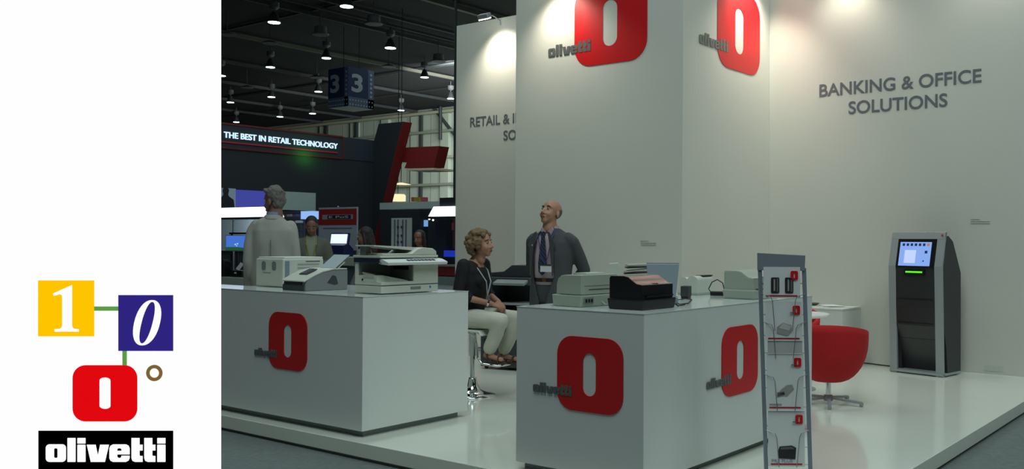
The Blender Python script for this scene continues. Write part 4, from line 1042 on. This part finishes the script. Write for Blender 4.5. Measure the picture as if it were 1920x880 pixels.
def jacket(t, arms, m, opening=None, hem=.80, fat=1.0, voxel=.010, cuff=.86, folds=.006):
    b = MB()
    b.loft([(hem, 0, .015, .205 * fat, .150 * fat), (.95, 0, .01, .195 * fat, .145 * fat), (1.10, 0, .005, .180 * fat, .135 * fat), (1.28, 0, .0, .198 * fat, .142 * fat), (1.38, 0, .005, .195 * fat, .130 * fat),
            (1.45, 0, .01, .150, .105), (1.485, 0, .014, .095, .082), (1.505, 0, .016, .072, .068)], 28, 2.2)
    for s_, A in arms.items():
        e = Vector(A[1]); w = Vector(A[2]); w2 = e.lerp(w, cuff)
        b.chain([((s_ * .155, .005, 1.405), .066), (Vector(A[0]) * .99, .060), (A[1], .055), (w2, .044)], 14)
    o = skin_of(b, voxel, 'jacket', m, t, 5)
    wrinkle(o, folds, 9, .6)
    if opening: cut(o, opening)
    q = o.modifiers.new('solid', 'SOLIDIFY'); q.thickness = .006
    return o
def trousers(t, m, voxel=.010, stance=.10):
    b = MB(); legs_standing(b, .016, stance=stance)
    b.loft([(.86, 0, .012, .165, .120), (.95, 0, .012, .172, .125), (1.05, 0, .006, .158, .115), (1.09, 0, .004, .150, .11)], 24)
    o = skin_of(b, voxel, 'trousers', m, t, 4); wrinkle(o, .004, 8, .5); return o
def shirt(t, m, fat=1.0):
    b = MB(); b.loft([(1.02, 0, .005, .153 * fat, .118 * fat), (1.12, 0, .0, .150 * fat, .118 * fat), (1.28, 0, 0, .165 * fat, .125 * fat), (1.40, 0, .005, .158 * fat, .112 * fat), (1.46, 0, .01, .105, .085), (1.495, 0, .012, .068, .066)], 28)
    o = b.build('shirt', m, t, smooth='full'); return o

# --- the bald man in a charcoal suit, looking up, hands behind his back
def bald_man():
    p = at(1033, 600, 8.0)
    t = thing('person', 'person in charcoal suit, striped tie and badge, looking up, hands behind back', 'person', (p.x, p.y, 0), R_(13))
    arms = {-1: ((-.195, .015, 1.40), (-.25, .13, 1.14), (-.07, .215, .98), (.6, .1, -.5), (0, 1, .2), -1),
            1: ((.195, .015, 1.40), (.255, .13, 1.14), (.06, .215, .99), (-.7, .05, -.3), (0, 1, .2), 1)}
    HM = Matrix.Translation((-.005, -.012, 1.628)) @ Matrix.Rotation(R_(-12), 4, 'Z') @ Matrix.Rotation(R_(-24), 4, 'X')
    standing(t, HM, arms, skin_m)
    face_parts(t, HM, dark_brow, lipm, eyew)
    # thin grey fringe round the back and the sides of the head
    b = MB(); b.ball((0, .012, .045), (.079, .098, .086), n=4); merge2(b, HM); o = b.build('hair', grey_hair, t, smooth='full')
    HI = HM.inverted()
    def notfringe(c): q = HI @ c; return q.z > .055 or q.y < .015 + .3 * max(0, q.z - .0) or q.z < -.03
    cut(o, notfringe)
    trousers(t, suit_grey)
    b = MB()
    for s_ in (-1, 1): shoe(b, (s_ * .105, .02, .09), (s_ * .15, -1))
    b.build('shoes', black, t, smooth='full')
    sh2 = shirt(t, shirt_pk)
    def op(c):
        if c.y > -.02: return c.z > 1.512
        w = .014 + .091 * min(1, max(0, (c.z - .80) / .3)) if c.z < 1.1 else (.105 - .045 * (c.z - 1.1) / .38)
        return abs(c.x + .018) < w
    jacket(t, arms, suit_grey, op)
    # lapels, collar, tie, belt, lanyard, badge
    for s_ in (-1, 1):
        MB().prism([(s_ * .050 - .012, 1.475), (s_ * .070 - .014, 1.470), (s_ * .135 - .018, 1.36), (s_ * .115 - .018, 1.335), (s_ * .112 - .018, 1.10), (s_ * .100 - .018, 1.10), (s_ * .078 - .018, 1.34)], 'y', -.152, -.146).build('lapel', suit_grey, t, bev=.002)
        MB().prism([(s_ * .005, 1.478), (s_ * .05, 1.512), (s_ * .062, 1.49), (s_ * .04, 1.44)], 'y', -.088 - .0, -.078).build('collar', shirt_pk, t, bev=.002)
    MB().lathe([(.066, 0), (.062, .035)], c=(0, .01, 1.487), n=20).build('collar_band', shirt_pk, t, smooth=True)
    pts = [(.016, 1.475), (.026, 1.45), (.018, 1.43), (.042, 1.20), (.036, 1.135), (0, 1.10), (-.036, 1.135), (-.042, 1.20), (-.018, 1.43), (-.026, 1.45), (-.016, 1.475)]
    MB().prism([(x - .008 - .02 * (1.475 - z), z) for x, z in pts], 'y', -.142, -.136).build('tie', tie_m, t, bev=.003)
    MB().loft([(1.045, 0, .004, .156, .121), (1.078, 0, .003, .154, .119)], 28).build('belt', mat('brown belt', (38, 26, 22), .5), t, smooth=True)
    MB().box((-.005, -.119, 1.062), (.035, .008, .028), bev=.003).build('buckle', mat('brass', (130, 105, 60), .3, .9), t)
    lan = mat('blue lanyard', (40, 56, 120), .6)
    MB().tube([(-.062, -.03, 1.50), (-.06, -.125, 1.42), (-.02, -.152, 1.25), (.022, -.156, 1.20)], .004, 6).build('lanyard', lan, t)
    MB().tube([(.064, -.03, 1.50), (.068, -.13, 1.42), (.04, -.152, 1.25), (.022, -.156, 1.20)], .004, 6).build('lanyard', lan, t)
    bd_ = MB().box((.030, -.160, 1.165), (.105, .004, .065), bev=.001).build('badge', paper, t)
    MB().box((.030, -.1625, 1.191), (.105, .003, .013)).build('badge_bar', dark_grey, bd_)
    MB().box((-.105, -.150, 1.36), (.012, .006, .012)).build('lapel_pin', chrome, t)
    return t
bald_man()

# --- the grey haired man in a pale jacket, seen from behind
def grey_man():
    p = at(511, 600, 8.4)
    t = thing('person', 'person with grey hair in a pale jacket, back turned, face to the left', 'person', (p.x, p.y, 0), R_(-132))
    t.scale = (.93, .93, 1.07)
    arms = {-1: ((-.178, .01, 1.395), (-.215, .04, 1.12), (-.215, -.05, .86), (0, -.15, -1), (-1, 0, 0), 1),
            1: ((.178, .01, 1.395), (.22, .03, 1.12), (.215, -.06, .86), (0, -.15, -1), (1, 0, 0), 1)}
    HM = Matrix.Translation((0, -.02, 1.625)) @ Matrix.Rotation(R_(58), 4, 'Z') @ Matrix.Rotation(R_(6), 4, 'X')
    standing(t, HM, arms, skin_d)
    face_parts(t, HM, grey_hair, lipm, eyew)
    b = MB(); b.ball((0, .02, .052), (.083, .098, .086), n=3); b.ball((0, .055, .0), (.072, .062, .075), n=3); b.ball((0, -.045, .092), (.05, .045, .035)); b.cap((-.02, -.07, .095), .022, (.04, -.06, .10), .02)
    merge2(b, HM); HI = HM.inverted()
    o = skin_of(b, .008, 'hair', grey_hair, t, 1); wrinkle(o, .016, 22); wrinkle(o, .008, 50)
    trousers(t, trou_d)
    b = MB()
    for s_ in (-1, 1): shoe(b, (s_ * .105, .02, .09), (s_ * .15, -1))
    b.build('shoes', black, t, smooth='full')
    shirt(t, mat('blue shirt', (120, 134, 160), .8))
    MB().lathe([(.068, 0), (.062, .045)], c=(0, .012, 1.49), n=20).build('collar_band', MATS['blue shirt'], t, smooth=True)
    jk = jacket(t, arms, coat_pale, lambda c: (c.y < -.05 and abs(c.x) < .035 and c.z > .9) or c.z > 1.512, hem=.76, fat=1.04, folds=.018)
    MB().lathe([(.088, 0), (.084, .02), (.072, .034)], c=(0, .016, 1.475), n=24).build('collar', coat_pale, t, smooth=True)
    MB().bounds((-.002, .150, .78), (.002, .158, 1.30)).build('back_seam', mat('seam shade', (110, 107, 98), .9), t)
grey_man()

# --- the seated woman on the bar stool
def stool_and_woman():
    base = atz(886, 742, 0)
    rz = R_(102)
    s_ = thing('bar_stool', 'chrome bar stool with trumpet base under the seated woman', 'stool', base, rz)
    MB().lathe([(.205, 0), (.205, .008), (.14, .022), (.075, .05), (.045, .10), (.036, .15), (.034, .16)], n=36).build('base', chrome, s_, smooth='full')
    MB().cyl((0, 0, .15), (0, 0, .40), .024, n=20).build('lower_column', chrome, s_, smooth=True)
    MB().cyl((0, 0, .36), (0, 0, .60), .034, n=20).build('upper_column', chrome, s_, smooth=True)
    st = MB(); st.prism([(.18, .615), (.20, .80), (.215, .80), (.20, .60), (-.17, .585), (-.20, .555), (-.21, .565), (-.175, .605)], 'x', -.19, .19)
    st.build('seat', mat('white stool seat', (205, 208, 204), .3), s_, bev=.006)
    for x in (-.13, .13): MB().tube([(x, -.02, .585), (x, -.10, .55), (x, -.12, .48), (x, -.13, .36), (x, -.18, .31), (x, -.34, .30)], .011).build('footrest_bar', chrome, s_, smooth='full')
    MB().tube([(-.13, -.34, .30), (-.06, -.355, .30), (.06, -.355, .30), (.13, -.34, .30)], .011).build('footrest_rail', chrome, s_, smooth='full')
    t = thing('person', 'person with curly hair, black top and white trousers sitting on bar stool', 'person', base, rz)
    top_m = mat('black knit', (16, 16, 20), .85); tw = mat('white trousers cloth', (196, 196, 182), .8, noise_amt=.03)
    HM = Matrix.Translation((-.0, -.085, 1.355)) @ Matrix.Rotation(R_(2), 4, 'Z') @ Matrix.Rotation(R_(-8), 4, 'X')
    hipz = .70
    L = {-1: ((-.085, .02, hipz), (-.115, -.36, .695), (-.075, -.215, .425)), 1: ((.085, .02, hipz), (.10, -.42, .70), (.075, -.27, .41))}
    A = {-1: ((-.165, .0, 1.175), (-.215, .02, .91), (-.055, -.225, .835)), 1: ((.165, -.01, 1.175), (.215, -.01, .91), (.05, -.235, .845))}
    b = MB()
    b.loft([(.63, 0, .03, .13, .11), (.70, 0, .03, .15, .13), (.85, 0, .03, .125, .095), (1.02, 0, .01, .14, .10), (1.16, 0, .0, .13, .09), (1.22, 0, .0, .075, .06)], 24)
    for q in (-1, 1):
        h, k, a = L[q]; b.chain([(h, .080), (k, .054), (a, .034)], 14)
        b.cap(Vector(a) + Vector((0, .03, -.045)), .028, Vector(a) + Vector((q * .01, -.13, -.075)), .024); b.cap(a, .03, Vector(a) + Vector((0, .03, -.045)), .028)
        b.chain([(A[q][0], .044), (A[q][1], .036), (A[q][2], .024)], 12)
    hand(b, A[-1][2], (.45, -.75, -.35), (-.25, -.15, 1), -1, 30, .9); hand(b, A[1][2], (-.55, -.7, -.3), (.2, -.1, 1), 1, 30, .9)
    b.cap((0, -.005, 1.20), .047, HM @ Vector((0, .02, -.07)), .045)
    merge(b, head_shapes(True), HM)
    skin_of(b, .007, 'body', skin_m, t, 3)
    face_parts(t, HM, mat('brown brow', (90, 66, 48), .8), lipm, eyew)
    # top
    b = MB(); b.loft([(.735, 0, .03, .150, .125), (.85, 0, .03, .148, .118), (1.02, 0, .01, .160, .125), (1.12, 0, -.002, .150, .108), (1.19, 0, 0, .11, .08), (1.215, 0, 0, .085, .065)], 24)
    b.ball((-.06, -.09, 1.04), .058); b.ball((.06, -.09, 1.04), .058)
    for q in (-1, 1):
        e = Vector(A[q][1]); b.chain([(Vector(A[q][0]), .062), (e, .050), (e.lerp(Vector(A[q][2]), .30), .046)], 14)
    o = skin_of(b, .010, 'top', top_m, t, 4); wrinkle(o, .007, 12); cut(o, lambda c: c.z > 1.155 and c.y < -.03 and abs(c.x) < .05)
    q_ = o.modifiers.new('solid', 'SOLIDIFY'); q_.thickness = .005
    # trousers
    b = MB(); b.loft([(.615, 0, .03, .155, .135), (.70, 0, .03, .168, .15), (.76, 0, .03, .150, .128)], 24)
    for q in (-1, 1):
        h, k, a = (Vector(x) for x in L[q]); b.chain([(h, .096), (h.lerp(k, .55), .082), (k, .072), (k.lerp(a, .5), .064), (k.lerp(a, .93), .062)], 14)
    o = skin_of(b, .010, 'trousers', tw, t, 4); wrinkle(o, .007, 11)
    # sandals
    for q in (-1, 1):
        a = Vector(L[q][2]); sd = thing('sandal', None, None) if False else None
        z = a.z - .106
        so = MB(); so.prism([(a.x - .04, a.y + .06), (a.x - .045, a.y - .10), (a.x - .025, a.y - .165), (a.x + .025, a.y - .165), (a.x + .045, a.y - .10), (a.x + .04, a.y + .06)], 'z', z - .008, z + .010)
        so.tube([(a.x - .042, a.y - .11, z + .005), (a.x - .02, a.y - .11, z + .058), (a.x + .02, a.y - .11, z + .058), (a.x + .042, a.y - .11, z + .005)], .009)
        so.tube([(a.x - .04, a.y - .01, z), (a.x - .036, a.y - .0, z + .075), (a.x, a.y - .036, z + .098), (a.x + .036, a.y - .0, z + .075), (a.x + .04, a.y - .01, z)], .007)
        so.build('sandal', mat('brown sandal', (58, 44, 36), .6), t, smooth=True)
    # curls
    hm = mat('curly light brown hair', (112, 90, 62), .8, noise_amt=.4, nscale=70, bump=.5)
    b = MB(); rr = random.Random(5); b.ball((0, .03, .05), (.085, .095, .085), n=3)
    for i in range(230):
        a_ = rr.uniform(0, 2 * math.pi); el = rr.uniform(-.95, 1.5)
        d = Vector((math.cos(a_) * math.cos(el), math.sin(a_) * math.cos(el), math.sin(el)))
        if d.y < -.45 and d.z < .50: continue
        if d.z < -.45 and d.y < .0: continue
        b.ball(Vector((0, .022, .018)) + Vector((d.x * .102, d.y * .120, d.z * .118)), rr.uniform(.014, .030), n=1)
    merge2(b, HM); skin_of(b, .006, 'hair', hm, t, 1)
    lan = mat('pale lanyard', (168, 172, 180), .6)
    MB().tube([(-.055, -.02, 1.21), (-.075, -.105, 1.13), (-.045, -.165, 1.03), (-.01, -.155, .90)], .006, 6).build('lanyard', lan, t)
    MB().tube([(.055, -.02, 1.21), (.07, -.105, 1.13), (.03, -.165, 1.03), (-.01, -.155, .90)], .006, 6).build('lanyard', lan, t)
    MB().box((-.01, -.158, .865), (.06, .004, .08), rot=(R_(8), 0, 0)).build('badge', mat('badge grey', (130, 136, 140), .5), t)
    MB().lathe([(.031, -.008), (.031, .008)], n=16, M=Matrix.Translation(Vector(A[-1][1]).lerp(Vector(A[-1][2]), .9)) @ (Vector(A[-1][2]) - Vector(A[-1][1])).to_track_quat('Z', 'Y').to_matrix().to_4x4()).build('bracelet', chrome, t)
stool_and_woman()

# --- people further off in the hall
def far_man():
    p = at(583, 600, 12.6)
    t = thing('person', 'person in a dark olive jacket and yellow lanyard looking down at the till', 'person', (p.x, p.y, HF), R_(52))
    t.scale = (1.0, 1.0, 1.045)
    arms = {-1: ((-.19, .01, 1.40), (-.26, -.02, 1.13), (-.14, -.27, 1.10), (.2, -1, -.1), (-.3, 0, 1), -1),
            1: ((.19, .01, 1.40), (.26, -.03, 1.13), (.10, -.30, 1.12), (-.2, -1, -.1), (.3, 0, 1), 1)}
    HM = Matrix.Translation((0, -.05, 1.62)) @ Matrix.Rotation(R_(24), 4, 'X')
    standing(t, HM, arms, skin_d, .012)
    face_parts(t, HM, dark_brow, lipm, eyew)
    b = MB(); b.ball((0, .022, .055), (.081, .094, .082), n=3); b.ball((0, .05, .01), (.070, .060, .07)); merge2(b, HM); skin_of(b, .010, 'hair', mat('dark hair', (26, 22, 22), .7, bump=.4), t, 2)
    trousers(t, trou_d, .014); b = MB()
    for s_ in (-1, 1): shoe(b, (s_ * .105, .02, .09), (s_ * .15, -1))
    b.build('shoes', black, t, smooth='full'); shirt(t, mat('light shirt', (120, 126, 110), .8))
    jacket(t, arms, mat('olive jacket', (84, 86, 76), .85), lambda c: (c.y < -.03 and abs(c.x) < .05 + .05 * (c.z - 1.0)) or c.z > 1.51, voxel=.014)
    yl = mat('yellow lanyard', (128, 126, 46), .6)
    for s_ in (-1, 1): MB().tube([(s_ * .062, -.03, 1.50), (s_ * .06, -.13, 1.38), (0, -.14, 1.12)], .006, 6).build('lanyard', yl, t)
far_man()
def far_woman(p, rz, label, top, top_col, scale, headrot, hairlen):
    t = thing('person', label, 'person', (p.x, p.y, HF), rz); t.scale = (scale,) * 3
    arms = {-1: ((-.165, .01, 1.39), (-.215, .02, 1.12), (-.17, -.12, .92), (.1, -.6, -1), (-1, 0, 0), 1),
            1: ((.165, .01, 1.39), (.215, .02, 1.12), (.17, -.12, .92), (-.1, -.6, -1), (1, 0, 0), 1)}
    HM = Matrix.Translation((0, -.02, 1.615)) @ Matrix.Rotation(R_(headrot), 4, 'Z') @ Matrix.Rotation(R_(8), 4, 'X')
    standing(t, HM, arms, skin_d, .012, female=True)
    face_parts(t, HM, dark_brow, lipm, eyew)
    b = MB(); b.ball((0, .024, .052), (.084, .096, .085), n=3); b.cap((0, .06, .0), .07, (0, .09, -hairlen), .055)
    for s_ in (-1, 1): b.cap((s_ * .068, .005, .03), .028, (s_ * .085, .02, -hairlen * .9), .028)
    merge2(b, HM); o = skin_of(b, .010, 'hair', mat('dark hair', (26, 22, 22), .7, bump=.4), t, 2); wrinkle(o, .006, 18)
    trousers(t, trou_d, .014); b = MB()
    for s_ in (-1, 1): shoe(b, (s_ * .105, .02, .09), (s_ * .15, -1), .23)
    b.build('shoes', black, t, smooth='full')
    b = MB(); m = mat(top, top_col, .85)
    b.loft([(.90, 0, .012, .170, .13), (1.05, 0, .006, .148, .115), (1.22, 0, -.01, .160, .130), (1.38, 0, .0, .155, .11), (1.46, 0, .01, .09, .075), (1.49, 0, .01, .06, .06)], 24)
    for s_, A_ in arms.items():
        e = Vector(A_[1]); b.chain([((s_ * .14, .005, 1.39), .06), (A_[0], .060), (e, .050), (e.lerp(Vector(A_[2]), .8), .040)], 12)
    o = skin_of(b, .014, 'blouse', m, t, 4); wrinkle(o, .006, 10); cut(o, lambda c: c.z > 1.40 and c.y < -.03 and abs(c.x) < .035)
    return t
far_woman(at(685, 600, 12.4), R_(-70), 'person with long dark hair and grey top, seen from behind, beside the poster stand', 'grey top', (96, 100, 96), .965, 20, .22)
far_woman(at(786, 600, 13.6), R_(22), 'person with dark hair and grey blouse facing the stand in front of the striped banner', 'grey blouse', (112, 116, 124), .95, -6, .20)
